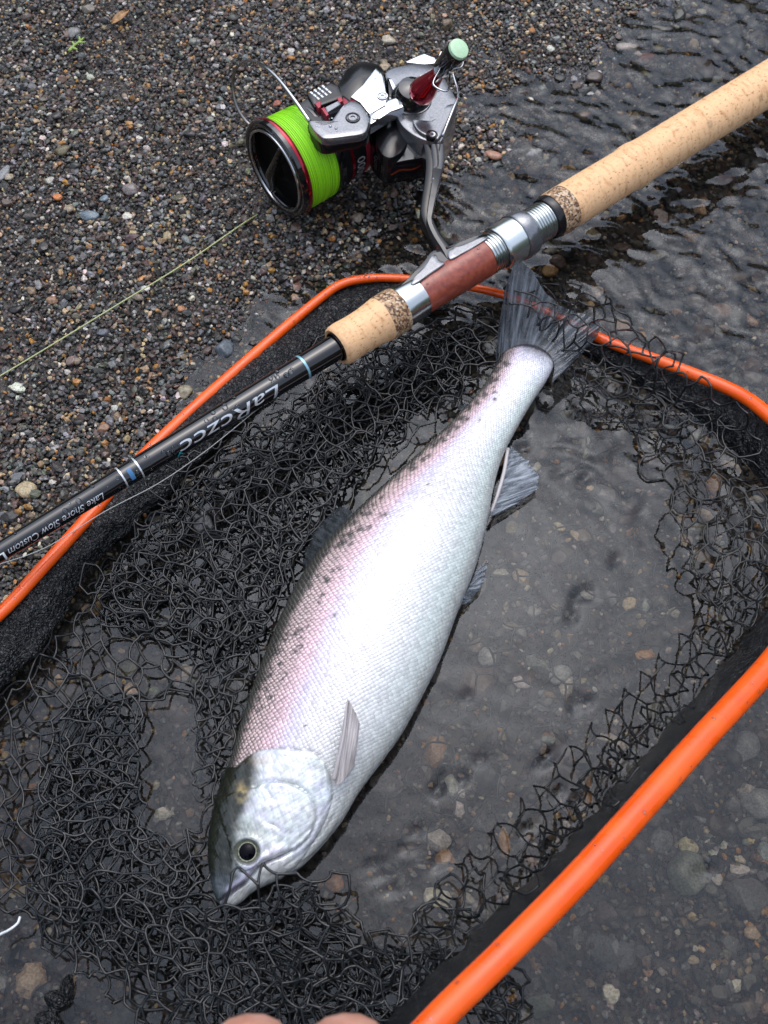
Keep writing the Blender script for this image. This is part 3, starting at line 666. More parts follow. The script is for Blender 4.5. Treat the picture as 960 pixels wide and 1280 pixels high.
for i, (x, y) in enumerate(cpts):
    h_ = .0108+.012*(1-i/43); p = RLP(x, y, h_); t = norm(RLP(*cpts[min(i+1, 43)], .01)-RLP(*cpts[max(i-1, 0)], .01)); sd_ = norm(np.cross(t, RN)); wq = wv[i]*mm(x, y, .01)*.5
    for a, b_ in ((-1.0, -1.4), (-1, -.12), (-.8, 0), (.8, 0), (1, -.12), (1, -1.4)): V.append(p+sd_*a*wq+RN*b_*.004)
for i in range(43):
    for j in range(5): F.append([i*6+j, i*6+j+1, i*6+j+7, i*6+j+6])
mk('stem_ridge', np.array(V), F, mat('dark_grey_enamel', (.035, .038, .044), .2, .1, coat=.2), st, smooth=False, recalc=True)
ft = plate('reel_foot', [(514, 352), (528, 334), (543, 317), (549, 324), (556, 329), (538, 342), (519, 355)], .0125, .004, M_GREY, bev=.0008)
plate('foot_end', [(560, 314), (572, 307), (604, 296), (610, 297), (596, 307), (578, 317), (563, 324)], .0122, .004, M_GREY, ft, bev=.0008)
plate('foot_edge', [(494, 364), (510, 347), (530, 324), (541, 312), (556, 308), (590, 296), (606, 292), (616, 294), (604, 306), (566, 327), (520, 357), (500, 367)], .0105, -.004, M_BLACKGL, ft, bev=.001)

# side cover, red stand, glow cap
c0 = RLP(513, 128, .022); c1 = RLP(529, 113, .040); c2 = RLP(553, 84, .060); c3 = RLP(572, 63, .078); k = mm(520, 120, .03)
n1 = norm(c1-c0)
v, f = lathe(RLP(512, 126, .022), norm(RN+.25*n1), [(-.003, 27*k), (.001, 28*k), (.0022, 26.5*k), (.0022, 24*k)], 56, ref=RY, close=False); mk('cover_ring', v, f, M_GREY, body, recalc=True)
v, f = lathe(RLP(513, 125, .022), norm(RN+.4*n1), [(-.002, 26*k), (.003, 25.5*k), (.0055, 22*k), (.010, 18*k), (.012, 6*k)], 56, ref=RY); sc_ = mk('side_cover', v, f, M_BLACKGL, body, recalc=True)
ax1 = norm(c3-c1); Lc = np.linalg.norm(c2-c1); k2 = mm(545, 95, .05)
stand = alathe  # placeholder name, real mesh below
v, f = lathe(c1, ax1, [(-.006, 13*k2), (-.004, 16*k2), (-.002, 17.5*k2), (.001, 17.5*k2), (Lc*.18, 16*k2), (Lc*.45, 12.5*k2), (Lc*.75, 9.5*k2), (Lc, 8.5*k2)], 10, ref=RY); std = mk('red_stand', v, f, M_REDMET, reel, recalc=True)
L3 = np.linalg.norm(c3-c1); k3 = mm(570, 65, .078)
v, f = lathe(c1, ax1, [(Lc*.93, 8.5*k3), (Lc, 10*k3), (Lc*1.12, 12.5*k3), (L3*.9, 14*k3), (L3, 14.2*k3), (L3+.0006, 13.6*k3)], 40, ref=RY); mk('stand_tip', v, f, M_BLACKGL, std, recalc=True)
v, f = lathe(c1, norm(ax1), [(L3, 13.4*k3), (L3+.001, 13.6*k3), (L3+.0022, 12.6*k3), (L3+.0026, 9*k3), (L3+.0028, .0001)], 40, ref=RY); mk('glow_cap', v, f, M_CAP, std, recalc=True)
cp = [(552, 64), (549, 72), (551, 84), (543, 99), (542, 106), (548, 111), (557, 114), (561, 110), (562, 98), (562, 91), (557, 90), (551, 97), (545, 103)]
v, f = tube(crom([RLP(a, b_, .068-.0006*i) for i, (a, b_) in enumerate(cp)], 70), 1.3*k3, 8); mk('wire_clip', v, f, M_WIRE, std)
cp = [(562, 91), (567, 86), (576, 84), (579, 79), (578, 76)]
v, f = tube(crom([RLP(a, b_, .068) for i, (a, b_) in enumerate(cp)], 26), 1.2*k3, 8); mk('wire_clip', v, f, M_WIRE, std)
cp = [(566, 92), (571, 110), (572, 122), (565, 140), (553, 170)]
v, f = tube(crom([RLP(a, b_, .045-.004*i) for i, (a, b_) in enumerate(cp)], 40), np.interp(np.linspace(0, 1, 40), [0, .5, 1], [1.1, 1.6, 2.0])*k2, 8); mk('steel_rib', v, f, M_WIRE, body)

# ------------------------------------------------------------------ fishing lines
pts = [(322, 268, .010), (300, 282, .016), (230, 330, .018), (150, 379, .018), (70, 428, .019), (0, 470, .019), (-90, 522, .02)]
v, f = tube(crom([P(*q) for q in pts], 80), .00042, 8); tag(mk('fishing_line', v, f, M_LINE), 'pale yellow-green line running from the spool across the dry gravel to the left edge', 'fishing line')
pts = [(-60, 722, .052), (0, 705, .052), (60, 683, .052), (130, 640, .05), (200, 603, .048), (262, 560, .044), (330, 505, .042), (380, 470, .042), (412, 448, .044)]
v, f = tube(crom([P(*q) for q in pts], 80), .00026, 6); tag(mk('fishing_line', v, f, M_MONO), 'thin grey line sagging just below the black rod blank over the net', 'fishing line')
pts = [(-12, 1176, .012), (0, 1168, .012), (12, 1162, .014), (22, 1154, .014), (25, 1146, .013)]
v, f = tube(crom([P(*q) for q in pts], 30), .0006, 6); tag(mk('line_scrap', v, f, M_WHITE), 'short curl of pale line at the lower left edge beside the net', 'line scrap')

# ------------------------------------------------------------------ landing net
net = empty('landing_net', P(480, 700, -.02), 'orange hooped landing net with a black rubber mesh bag under the trout', 'landing net')
fl = [(-330, 1180, .085), (-240, 1010, .06), (-150, 900, .045), (-60, 816, .032), (0, 767, .028), (60, 702, .024), (110, 647, .020), (195, 554, .014), (320, 441, .012), (400, 373, .011), (430, 354, .011), (462, 348, .011), (500, 348, .010), (550, 353, .009), (625, 367, .008), (693, 395, .009), (760, 427, .011), (850, 461, .016), (920, 490, .022), (962, 520, .030), (1010, 565, .038), (1040, 630, .045), (1030, 710, .055), (990, 790, .062), (958, 836, .067), (880, 921, .078), (800, 1011, .088), (720, 1100, .097), (630, 1192, .106), (545, 1276, .114), (430, 1400, .125), (330, 1520, .135), (220, 1570, .14), (60, 1560, .135), (-120, 1460, .12), (-260, 1320, .10)]
FR = crom(np.array([P(*q) for q in fl]), 420, closed=True)
fw = [9, 10, 12, 16, 18, 18.5, 18, 17, 15.5, 13, 12.5, 12, 11.5, 11.5, 12, 13, 15, 17, 19, 21, 24, 27, 31, 33, 34, 36, 38, 40, 41, 42, 42, 42, 40, 38, 34, 30]
frr = np.array([a*.93/2*MMPX(*q) for a, q in zip([max(x, 11) for x in fw], fl)]); frr = crom(np.stack([frr, frr], -1), 420, closed=True)[:, 0]
S = 20; t = norm(np.roll(FR, -1, 0)-np.roll(FR, 1, 0)); u = norm(np.cross(t, [0, 0, 1.0])); b = np.cross(u, t); FU, FB = u, b; a = np.linspace(0, 2*np.pi, S, endpoint=False)
V = (FR[:, None]+frr[:, None, None]*(np.cos(a)[None, :, None]*u[:, None]+.85*np.sin(a)[None, :, None]*b[:, None])).reshape(-1, 3)
idx = np.arange(420*S).reshape(420, S); n1_ = np.roll(idx, -1, 1); n2 = np.roll(idx, -1, 0); n3 = np.roll(n1_, -1, 0)
mk('hoop', V, np.stack([idx, n1_, n3, n2], -1).reshape(-1, 4), M_ORANGE, net, recalc=True)
# handle, below the picture, from the hoop to the hand
v, f = tube(crom([P(300, 1540, .137), P(330, 1640, .150), P(345, 1760, .165), P(350, 1950, .18), P(352, 2300, .19)], 24), [.008]*4+[.011]*20, 20); mk('handle', v, f, mat('black_grip_foam', (.02, .02, .02), .6, build=vary(600, (.015, .015, .015), (.03, .03, .03), bscale=1500)), net)

def band(name, outer, inner, zo, zi, n=160, rows=14, puff=.003, seed=0):
    "fabric skirt between two photo curves with heights"
    o_ = crom(np.array(outer, float), n); i_ = crom(np.array(inner, float), n); zo = np.interp(np.linspace(0, 1, n), np.linspace(0, 1, len(zo)), zo); zi = np.interp(np.linspace(0, 1, n), np.linspace(0, 1, len(zi)), zi)
    Pt = []
    for r_ in range(rows):
        t = r_/(rows-1); c = o_*(1-t)+i_*t
        zz = zo*(1-t)+zi*t+puff*math.sin(math.pi*t)
        wob = 5*noise(c[:, 0]/22, c[:, 1]/22, t*2, seed)*t
        Pt.append(P(c[:, 0]+wob, c[:, 1]+wob*.6, zz+.0016*fbm(c[:, 0]/10, c[:, 1]/10, 0, seed+5, 2)))
    top = np.array(Pt); bot = top-np.array([0, 0, .0016])
    V = np.concatenate([top, bot[::-1]]); m = len(V); idx = np.arange(m*n).reshape(m, n); nr = np.roll(idx, -1, 0)
    F = np.stack([idx[:, :-1], idx[:, 1:], nr[:, 1:], nr[:, :-1]], -1).reshape(-1, 4)
    return mk(name, V.reshape(-1, 3), F, M_BAND, net, recalc=True)
band('net_skirt', [(-90, 846), (0, 772), (60, 708), (110, 652), (195, 559), (320, 446), (400, 378), (432, 359), (462, 353), (500, 352), (560, 358)],
     [(-90, 940), (-8, 872), (62, 790), (122, 700), (205, 620), (330, 500), (412, 425), (445, 404), (475, 395), (510, 388), (560, 385)], [.024, .024, .02, .016, .010, .008, .008, .008], [.016, .014, .010, .006, .004, .004, .004, .004], seed=3)
band('net_skirt', [(680, 392), (760, 430), (850, 465), (915, 492), (958, 524), (1005, 570), (1035, 632)], [(672, 410), (748, 452), (832, 500), (892, 540), (930, 575), (965, 620), (985, 668)], [.006, .008, .012, .02, .03, .04], [0, 0, .001, .004, .01, .02], seed=9)
band('net_skirt', [(1030, 700), (990, 780), (955, 830), (876, 915), (796, 1005), (716, 1094), (626, 1187), (541, 1270), (430, 1392)],
     [(985, 730), (956, 766), (926, 806), (850, 892), (772, 980), (692, 1068), (602, 1158), (515, 1242), (405, 1350)], [.053, .062, .068, .078, .088, .098, .107, .115], [.030, .034, .036, .040, .048, .055, .062, .07], puff=.004, seed=14)

def hexnet(poly, cell, z, seed, warp=10, wscale=60, zamp=.006, zscale=50, holes=(), r=.00055, ang=0.0, stretch=(1, 1), K_=4, drop=0.0, fold=0.0, foldscale=40, rag=12):
    poly = np.array(poly, float); rg = np.random.default_rng(seed)
    cx, cy = poly.mean(0); R0 = np.abs(poly-[cx, cy]).max()*1.5
    s3 = math.sqrt(3); a = cell/s3
    ni = int(2*R0/cell)+2; nj = int(2*R0/(1.5*a))+2
    I, J = np.meshgrid(np.arange(ni), np.arange(nj)); bx = (I+.5*(J % 2))*cell-R0; by = J*1.5*a-R0
    pa = np.stack([bx, by], -1); pb = np.stack([bx, by+a], -1)      # two nodes per cell, edges: pa-pb, pb-pa(up-left), pb-pa(up-right)
    pc1 = np.stack([bx-cell/2, by+1.5*a], -1); pc2 = np.stack([bx+cell/2, by+1.5*a], -1)
    E0 = np.concatenate([pa.reshape(-1, 2), pb.reshape(-1, 2), pb.reshape(-1, 2)]); E1 = np.concatenate([pb.reshape(-1, 2), pc1.reshape(-1, 2), pc2.reshape(-1, 2)])
    RAW0, RAW1 = E0, E1
    def jit(p): return p+cell*.20*np.stack([noise(p[:, 0]/cell*1.7+50, p[:, 1]/cell*1.7, 0, seed+1), noise(p[:, 0]/cell*1.7+50, p[:, 1]/cell*1.7, 0, seed+2)], -1)
    E0 = jit(E0); E1 = jit(E1)
    t = np.linspace(0, 1, K_+1)[None, :, None]; Q = E0[:, None]*(1-t)+E1[:, None]*t
    # slack cords bow sideways
    d = E1-E0; pn = np.stack([-d[:, 1], d[:, 0]], -1); bow = rg.normal(0, .10, len(E0))
    Q = Q+pn[:, None]*(4*t*(1-t))*bow[:, None, None]
    q0, q1 = Q[..., 0].copy(), Q[..., 1].copy()
    Q = Q*np.array(stretch)
    ca, sa = math.cos(ang), math.sin(ang); Q = np.stack([Q[..., 0]*ca-Q[..., 1]*sa, Q[..., 0]*sa+Q[..., 1]*ca], -1)
    Q[..., 0] += cx; Q[..., 1] += cy
    wx_ = warp*fbm(q0/wscale, q1/wscale, 0, seed+3, 2)*1.6; wy_ = warp*fbm(q0/wscale, q1/wscale, 0, seed+4, 2)*1.6
    if fold: wx_ = wx_+fold*noise(q0/foldscale, q1/foldscale, 0, seed+8); wy_ = wy_+fold*noise(q0/foldscale, q1/foldscale, 0, seed+9)
    X_ = Q[..., 0]+wx_; Y_ = Q[..., 1]+wy_
    mxx = X_.mean(1)+rag*noise(X_.mean(1)/30, Y_.mean(1)/30, 0, seed+6); myy = Y_.mean(1)
    keep = inpoly(mxx, myy, [tuple(q) for q in poly])
    for hpoly in holes: keep &= ~inpoly(mxx, myy, hpoly)
    if drop: keep &= rg.uniform(0, 1, len(keep)) > drop
    key = np.round(np.concatenate([RAW0, RAW1])/(cell*.2)).astype(np.int64); _, nid = np.unique(key[:, 0]*1000003+key[:, 1], return_inverse=True); n0, n1q = nid[:len(keep)], nid[len(keep):]
    for _ in range(4):
        deg = np.bincount(n0[keep], minlength=nid.max()+1)+np.bincount(n1q[keep], minlength=nid.max()+1); keep &= (deg[n0] > 1) & (deg[n1q] > 1)
    X_, Y_, q0, q1 = X_[keep], Y_[keep], q0[keep], q1[keep]
    zz = (z(X_, Y_) if callable(z) else z)+zamp*fbm(q0/zscale, q1/zscale, 3, seed+7, 2)
    L = P(X_, Y_, zz)
    rad = r*(1+.35*np.abs(2*np.linspace(0, 1, K_+1)-1)**3)[None]*np.ones((len(L), 1))
    return tubes_multi(L, rad, 5)
def netpart(sheets, name='netting'):
    V = []; F = []; n = 0
    for v, f in sheets: V.append(v); F.append(f+n); n += len(v)
    return mk(name, np.vstack(V), np.vstack(F), M_NET, net)
def zl(x, y): # heap beside the fish, lower away from it
    return .004+.010*sstep(560, 200, y*.55+x*.2)
LEFT = [(-30, 905), (20, 840), (110, 720), (200, 625), (330, 505), (430, 440), (520, 405), (640, 372), (632, 430), (600, 470), (545, 525), (480, 590), (420, 660), (380, 720), (345, 790), (315, 860), (292, 930), (275, 1000), (262, 1060), (262, 1130), (150, 1180), (40, 1130), (-30, 1080)]
HOLE = [(182, 890), (235, 868), (245, 960), (250, 1015), (225, 1040), (185, 1035), (176, 960)]
HOLE2 = [(-40, 880), (60, 860), (75, 930), (40, 1010), (-40, 1040)]
sh = []
DENSE = [(120, 720), (200, 632), (330, 512), (430, 445), (600, 400), (610, 445), (500, 545), (420, 640), (360, 730), (320, 820), (240, 830), (180, 790), (110, 800)]
DENSE2 = [(60, 900), (120, 850), (175, 880), (180, 1000), (190, 1040), (255, 1045), (262, 1130), (300, 1200), (200, 1220), (110, 1180), (50, 1120), (45, 1000)]
DENSE3 = [(240, 830), (320, 800), (300, 900), (270, 1000), (262, 1040), (245, 1000), (238, 900)]
sh.append(hexnet([(60, 800), (112, 690), (200, 590), (330, 470), (410, 405), (460, 385), (470, 430), (400, 470), (330, 520), (200, 640), (120, 740)], 32, .019, 60, warp=12, wscale=90, fold=6, zamp=.003, ang=.4, stretch=(1, .7), r=.0005))
for q in range(4):   # sunk layers of the heap
    sh.append(hexnet(DENSE, 30+q, -.0065+.0015*q, 1900+q*13, warp=15, wscale=90, fold=12, foldscale=60, zamp=.003, ang=.5*q+.1, stretch=(1, .7), r=.0010))
for q in range(4):   # crumpled layers below
    sh.append(hexnet(DENSE, 32+q, -.004+.0024*q, 900+q*13, warp=15, wscale=90, fold=13, foldscale=60, zamp=.004, ang=.7*q+.3, stretch=(1, .75), r=.00068))
for q in range(2):
    sh.append(hexnet(DENSE, 36+q, .011+.005*q, 100+q*13, warp=12, wscale=110, fold=4, foldscale=80, zamp=.003, ang=.5*q, stretch=(1, .85), r=.00055))
for q in range(2):
    sh.append(hexnet(LEFT, 44, .002+.006*q, 200+q*13, warp=13, wscale=120, fold=3, foldscale=70, zamp=.004, ang=.8+.5*q, holes=[HOLE, HOLE2] if q < 1 else [HOLE], stretch=(1, .85), r=.00056))
sh.append(hexnet([(-30, 850), (60, 820), (120, 860), (110, 1000), (100, 1180), (30, 1180), (-30, 1130)], 40, .004, 290, warp=12, wscale=90, fold=4, zamp=.004, ang=.6, stretch=(.85, 1), r=.00056))
for q in range(3):
    sh.append(hexnet(DENSE2, 28, -.005+.0015*q, 1950+q*13, warp=16, wscale=70, fold=12, foldscale=60, zamp=.003, ang=.6+q, stretch=(.75, 1), r=.0009))
for q in range(2):
    sh.append(hexnet(DENSE2, 30, -.003+.003*q, 950+q*13, warp=16, wscale=70, fold=12, foldscale=60, zamp=.003, ang=.2+q, stretch=(.75, 1), r=.00065))
    sh.append(hexnet(DENSE3, 28, -.003+.003*q, 970+q*13, warp=10, wscale=70, fold=10, foldscale=50, zamp=.003, ang=.2+q, stretch=(.75, 1), r=.00065))
    sh.append(hexnet(DENSE2, 38, .008+.005*q, 300+q*13, warp=14, wscale=80, fold=8, foldscale=60, zamp=.004, ang=.5+q, stretch=(.8, 1), r=.00056))
    sh.append(hexnet(DENSE3, 34, .008+.005*q, 340+q*13, warp=9, wscale=70, fold=7, foldscale=50, zamp=.003, ang=.2+q, stretch=(.75, 1), r=.00056))
netpart(sh)
sh = []
BOT = [(20, 1100), (90, 1090), (260, 1130), (330, 1120), (400, 1090), (440, 1130), (470, 1180), (520, 1200), (600, 1150), (560, 1300), (480, 1330), (200, 1330), (110, 1230), (50, 1190)]
BH = [[(440, 1060), (560, 1040), (560, 1120), (520, 1150), (462, 1150)]]
for q in range(3):
    sh.append(hexnet([(250, 1150), (330, 1110), (400, 1100), (450, 1180), (560, 1180), (560, 1330), (300, 1330), (200, 1230)], 29, -.006+.002*q, 1980+q*13, warp=15, wscale=85, fold=12, foldscale=60, zamp=.003, ang=.1+.6*q, r=.0009, stretch=(1, .8)))
for q in range(2):
    sh.append(hexnet([(250, 1150), (330, 1110), (400, 1100), (450, 1180), (560, 1180), (560, 1330), (300, 1330), (200, 1230)], 32, -.003+.004*q, 980+q*13, warp=15, wscale=85, fold=12, foldscale=60, zamp=.004, ang=.4+.6*q, r=.00062, stretch=(1, .8)))
for q in range(3):
    sh.append(hexnet(BOT, 42, .003+.009*q, 400+q*13, warp=14, wscale=100, fold=8, foldscale=70, zamp=.006, ang=.4+.6*q, holes=BH, r=.00058, stretch=(1, .85)))
sh.append(hexnet([(245, 1090), (300, 1085), (345, 1085), (420, 1080), (460, 1140), (440, 1240), (300, 1240), (245, 1180)], 38, lambda x, y: .030-.00014*np.maximum(y-1110, 0), 470, warp=10, zamp=.002, r=.0006, rag=4))
BR = [(330, 1190), (450, 1180), (600, 1060), (650, 1080), (560, 1210), (520, 1260), (440, 1340), (250, 1340)]
for q in range(2):
    sh.append(hexnet(BR, 38, .012+.018*q, 500+q*13, warp=12, wscale=80, fold=8, foldscale=44, zamp=.008, ang=.9*q, r=.00056))
netpart(sh)
sh = []
# right side, climbing from the water to the skirt
def zr(x, y): # distance from the line of the inner skirt edge
    d = ((x-770)*.72+(y-975)*.69)
    return np.where(d > -75, .060+.00085*np.clip(d, -75, 20), -.004+.00012*np.clip(d+75, -120, 0))
RS = [(985, 660), (1000, 740), (930, 805), (850, 890), (770, 980), (690, 1070), (600, 1160), (510, 1245), (470, 1215), (520, 1130), (560, 1060), (630, 980), (680, 930), (730, 860), (770, 790), (820, 730), (870, 690)]
sh.append(hexnet(RS, 36, zr, 600, warp=7, wscale=100, zamp=.002, ang=.75, stretch=(1, 1), r=.00046, rag=3))
sh.append(hexnet([(985, 740), (930, 800), (850, 888), (770, 978), (690, 1068), (600, 1158), (530, 1225), (520, 1185), (640, 1070), (740, 950), (820, 860), (880, 800), (940, 730)], 32, lambda x, y: zr(x, y)-.006, 620, warp=9, wscale=60, zamp=.004, ang=.75, stretch=(1, .5), fold=5, r=.0005, rag=3))
sh.append(hexnet([(985, 735), (850, 875), (770, 965), (690, 1055), (600, 1145), (530, 1210), (545, 1180), (680, 1045), (770, 935), (850, 850), (930, 770)], 26, lambda x, y: zr(x, y)+.001, 660, warp=8, wscale=50, zamp=.004, ang=.75, stretch=(1, .5), fold=6, r=.0005, rag=3))
sh.append(hexnet([(975, 750), (930, 822), (860, 902), (782, 996), (702, 1084), (612, 1174), (531, 1253), (512, 1240), (602, 1150), (692, 1060), (772, 972), (850, 884), (926, 798), (956, 760)], 30, lambda x, y: .079+.0004*np.clip(((x-770)*.72+(y-975)*.69)-20, -30, 60)+.00004*(y-975), 690, warp=7, wscale=60, fold=4, zamp=.0015, ang=.75, stretch=(1, .6), r=.00045, rag=3))
US = [(690, 440), (760, 452), (850, 510), (920, 560), (985, 620), (990, 700), (930, 740), (890, 760), (850, 720), (825, 650), (805, 600), (780, 560), (735, 520)]
sh.append(hexnet(US, 33, lambda x, y: .002+.018*sstep(560, 480, y-.35*(x-800)), 700, warp=6, wscale=90, zamp=.002, ang=.3, r=.00048, rag=3))
sh.append(hexnet([(820, 560), (880, 560), (975, 620), (985, 760), (900, 790), (860, 720), (835, 640)], 36, .014, 720, warp=10, wscale=70, zamp=.004, ang=1.1, stretch=(1, .8), r=.00048, rag=3))
sh.append(hexnet([(900, 600), (975, 600), (990, 770), (900, 800), (885, 700)], 33, .022, 735, warp=12, wscale=60, fold=6, zamp=.004, ang=.6, stretch=(.8, 1), r=.0005, rag=3))
OV = [(622, 360), (660, 345), (720, 350), (790, 385), (830, 425), (880, 460), (930, 495), (960, 560), (950, 620), (880, 570), (790, 500), (720, 460), (690, 430), (640, 390)]
def zo(x, y): return .014+.016*sstep(60, 0, np.abs((y-420)-.45*(x-760)))+.012*sstep(780, 960, x)
sh.append(hexnet(OV, 32, zo, 740, warp=10, wscale=60, zamp=.002, ang=.1, r=.00055, rag=6))
sh.append(hexnet(OV, 30, lambda x, y: zo(x, y)+.004, 760, warp=12, wscale=60, zamp=.002, ang=.9, fold=5, r=.0005, stretch=(1, .8), rag=8, holes=[[(850, 440), (980, 480), (980, 640), (850, 560)]]))
sh.append(hexnet([(700, 400), (760, 440), (850, 480), (930, 520), (960, 600), (920, 620), (850, 560), (760, 500), (700, 460)], 30, .010, 780, warp=12, wscale=50, zamp=.004, fold=9, ang=.4, stretch=(1, .7), r=.0005))
sh.append(hexnet([(430, 440), (520, 395), (640, 372), (632, 440), (590, 475), (520, 500), (420, 520)], 31, .018, 790, warp=12, wscale=60, zamp=.003, ang=.5, stretch=(1, .7), r=.00056))
sh.append(hexnet([(600, 470), (700, 440), (780, 540), (800, 620), (700, 560), (640, 540)], 30, -.002, 795, warp=16, wscale=60, zamp=.003, fold=10, ang=.5, r=.0005))
netpart(sh)
# bottom of the bag lying on the stones under water
sh = [hexnet([(560, 560), (700, 520), (820, 640), (870, 700), (800, 790), (700, 930), (560, 1060), (440, 1140), (440, 1080), (560, 860), (600, 720)], 37, lambda x, y: -.007+.0058*np.exp(-(((x-612)/26)**2+((y-785)/48)**2)), 800, warp=6, wscale=90, zamp=.003, ang=.12, r=.00050)]
sh.append(hexnet([(665, 660), (760, 640), (800, 700), (750, 760), (690, 730)], 36, -.004, 840, warp=5, wscale=60, zamp=.0015, ang=.1, r=.0005))
netpart(sh)
# stray arm of the bag floating outside, lower left and under the hoop
v, f = tube(crom([P(40, 1330, -.001), P(55, 1290, .001), P(68, 1262, .0015), P(78, 1240, .001), P(92, 1238, 0)], 20), [.004, .006, .0065, .005, .002]*4, 12); mk('bag_tag', v, f, M_BAND, net)
netpart([hexnet([(610, 1220), (655, 1205), (660, 1260), (640, 1330), (560, 1330), (590, 1270)], 24, .004+.01*q, 850+q, warp=8, fold=12, r=.0006) for q in range(3)])

# ------------------------------------------------------------------ trout
TR = [ # back edge, belly edge (photo), thickness as a share of the half width
 ((276, 1131), (279, 1134), .8), ((270, 1118), (296, 1129), .62), ((265, 1100), (318, 1112), .55), ((262, 1078), (345, 1099), .52), ((262, 1050), (373, 1086), .50), ((266, 1020), (400, 1060), .48), ((275, 987), (427, 1027), .48), ((287, 953), (449, 990), .48),
 ((298, 915), (475, 955), .48), ((311, 875), (502, 917), .48), ((325, 835), (528, 870), .49), ((343, 790), (551, 822), .50), ((364, 745), (572, 765), .50), ((393, 698), (594, 710), .50), ((436, 650), (609, 655), .50), ((486, 602), (616, 615), .50),
 ((535, 557), (628, 572), .50), ((577, 515), (648, 532), .50), ((606, 480), (667, 500), .50), ((622, 452), (683, 476), .48), ((632, 434), (692, 456), .34), ((648, 426), (688, 440), .16)]
ZF = .013
NU, NV = 400, 200
bk = crom([t[0] for t in TR], NU); bl = crom([t[1] for t in TR], NU); th_ = crom([(t[2], 0) for t in TR], NU)[:, 0]
PB = P(bk[:, 0], bk[:, 1], np.full(NU, ZF)); PL = P(bl[:, 0], bl[:, 1], np.full(NU, ZF))
mid = (PB+PL)/2; hw = (PL-PB)/2; HW = np.linalg.norm(hw, axis=1)
phi = np.linspace(0, 2*np.pi, NV, endpoint=False)
cphi, sphi = np.cos(phi), np.sin(phi)
sp = np.sign(sphi)*np.abs(sphi)**.85
tz = (HW*th_*.92); tz[:] = np.convolve(np.pad(tz, 8, 'edge'), np.ones(17)/17, 'valid'); tz[0] = min(tz[0], .001)
V = mid[:, None]-cphi[None, :, None]*hw[:, None]+np.array([0, 0, 1.0])*(sp[None]*tz[:, None])[..., None]
nrm_ = np.zeros_like(V)
du = np.gradient(V, axis=0); dv = (np.roll(V, -1, 1)-np.roll(V, 1, 1)); nrm_ = norm(np.cross(du, dv)); 
if nrm_[NU//2, NV//4, 2] < 0: nrm_ = -nrm_
fx, fy = PROJ(V); topm = (sphi > -.15)[None]*np.ones((NU, 1))
OPER = crom([(296, 958), (308, 946), (326, 938), (345, 936), (373, 938), (396, 943), (410, 960), (415, 987), (413, 1007), (403, 1033), (387, 1060), (372, 1080)], 60)
PREO = crom([(318, 984), (328, 978), (345, 976), (366, 980), (386, 993), (395, 1010), (394, 1030), (385, 1048), (370, 1062)], 40)
MOUTH = crom([(277, 1126), (292, 1113), (308, 1102), (321, 1086), (334, 1077), (353, 1069), (364, 1063)], 30)
MAXI = crom([(286, 1112), (305, 1096), (318, 1079), (334, 1069), (350, 1060)], 30)
LINES = [crom(q, 24) for q in ([(414, 1000), (400, 1020), (382, 1040), (362, 1058)], [(418, 1018), (402, 1042), (380, 1064), (356, 1082)], [(422, 1030), (406, 1054), (384, 1074), (356, 1092)], [(330, 984), (344, 1004), (356, 1030), (352, 1052)], [(340, 1068), (352, 1050), (349, 1036), (338, 1030)], [(294, 1086), (300, 1078), (300, 1070)], [(398, 950), (404, 968), (404, 985)])]
dL = np.min([dpoly(fx, fy, q) for q in LINES], axis=0)
dO = dpoly(fx, fy, OPER); dP = dpoly(fx, fy, PREO); dM = dpoly(fx, fy, MOUTH); dX = dpoly(fx, fy, MAXI)
opoly = [tuple(q) for q in OPER]+[(300, 1140), (240, 1120), (240, 960)]
inhead = inpoly(fx, fy, opoly).astype(float)
pin = inpoly(fx, fy, [tuple(q) for q in PREO]+[(300, 1090), (270, 1000)]).astype(float)
ey, ex = 1065.0, 309.5
eth = math.radians(-20); ddx, ddy = fx-ex, fy-ey; er = np.hypot((ddx*math.cos(eth)+ddy*math.sin(eth))/1.0, (-ddx*math.sin(eth)+ddy*math.cos(eth))/1.0)
dsp = inhead*(.0005*sstep(0, 6, dO)+.0001)*topm-.0004*np.exp(-(dO/2.2)**2)*(1-inhead)*topm
dsp += topm*(pin*.0006*sstep(0, 4, dP)-.0005*np.exp(-(dP/2.0)**2))
dsp += topm*inhead*(-.0016*np.exp(-(dM/2.4)**2)+.0007*np.exp(-(dX/4.5)**2))
dsp += topm*inhead*(-.0024*sstep(17, 11, er)+.0007*np.exp(-((er-18)/4)**2))
dsp -= topm*.00035*np.exp(-(dL/1.8)**2)
dsp += topm*inhead*.00035*fbm(fx/9, fy/9, 0, 905, 3)*sstep(16, 22, er)
V = V+nrm_*dsp[..., None]
# pigment: u along the fish, w across it from back to belly
W = (1-cphi)/2; W = np.where(sphi[None] >= 0, W[None], np.where(W[None] < .5, -(W[None])*.6, 1+(1-W[None])*.6))*np.ones((NU, 1))
Lc_ = np.concatenate([[0], np.cumsum(np.linalg.norm(np.diff(mid, axis=0), axis=1))]); U = (Lc_/Lc_[-1])[:, None]*np.ones((1, NV))
sm = lambda a, b_, x: sstep(a, b_, x)[..., None]
C_ = lambda *c: np.array(c)[None, None]
nz = fbm(fx/26, fy/26, 0, 910, 3); nz2 = fbm(fx/7, fy/7, 0, 911, 3)
WW = W+.018*nz
col = C_(.045, .05, .035)*np.ones(V.shape)
e0 = .035+.035*sstep(.2, .45, U)*sstep(1, .6, U)+.01*nz2
k = sstep(0, .07, WW-e0)[..., None]; col = col*(1-k)+C_(.58, .43, .41)*k
k = sm(.17, .31, WW+.04*(1-U)); col = col*(1-k)+C_(.66, .46, .50)*k
k = sm(.27, .37, WW+.03*(U-.5)); col = col*(1-k)+C_(.53, .49, .60)*k
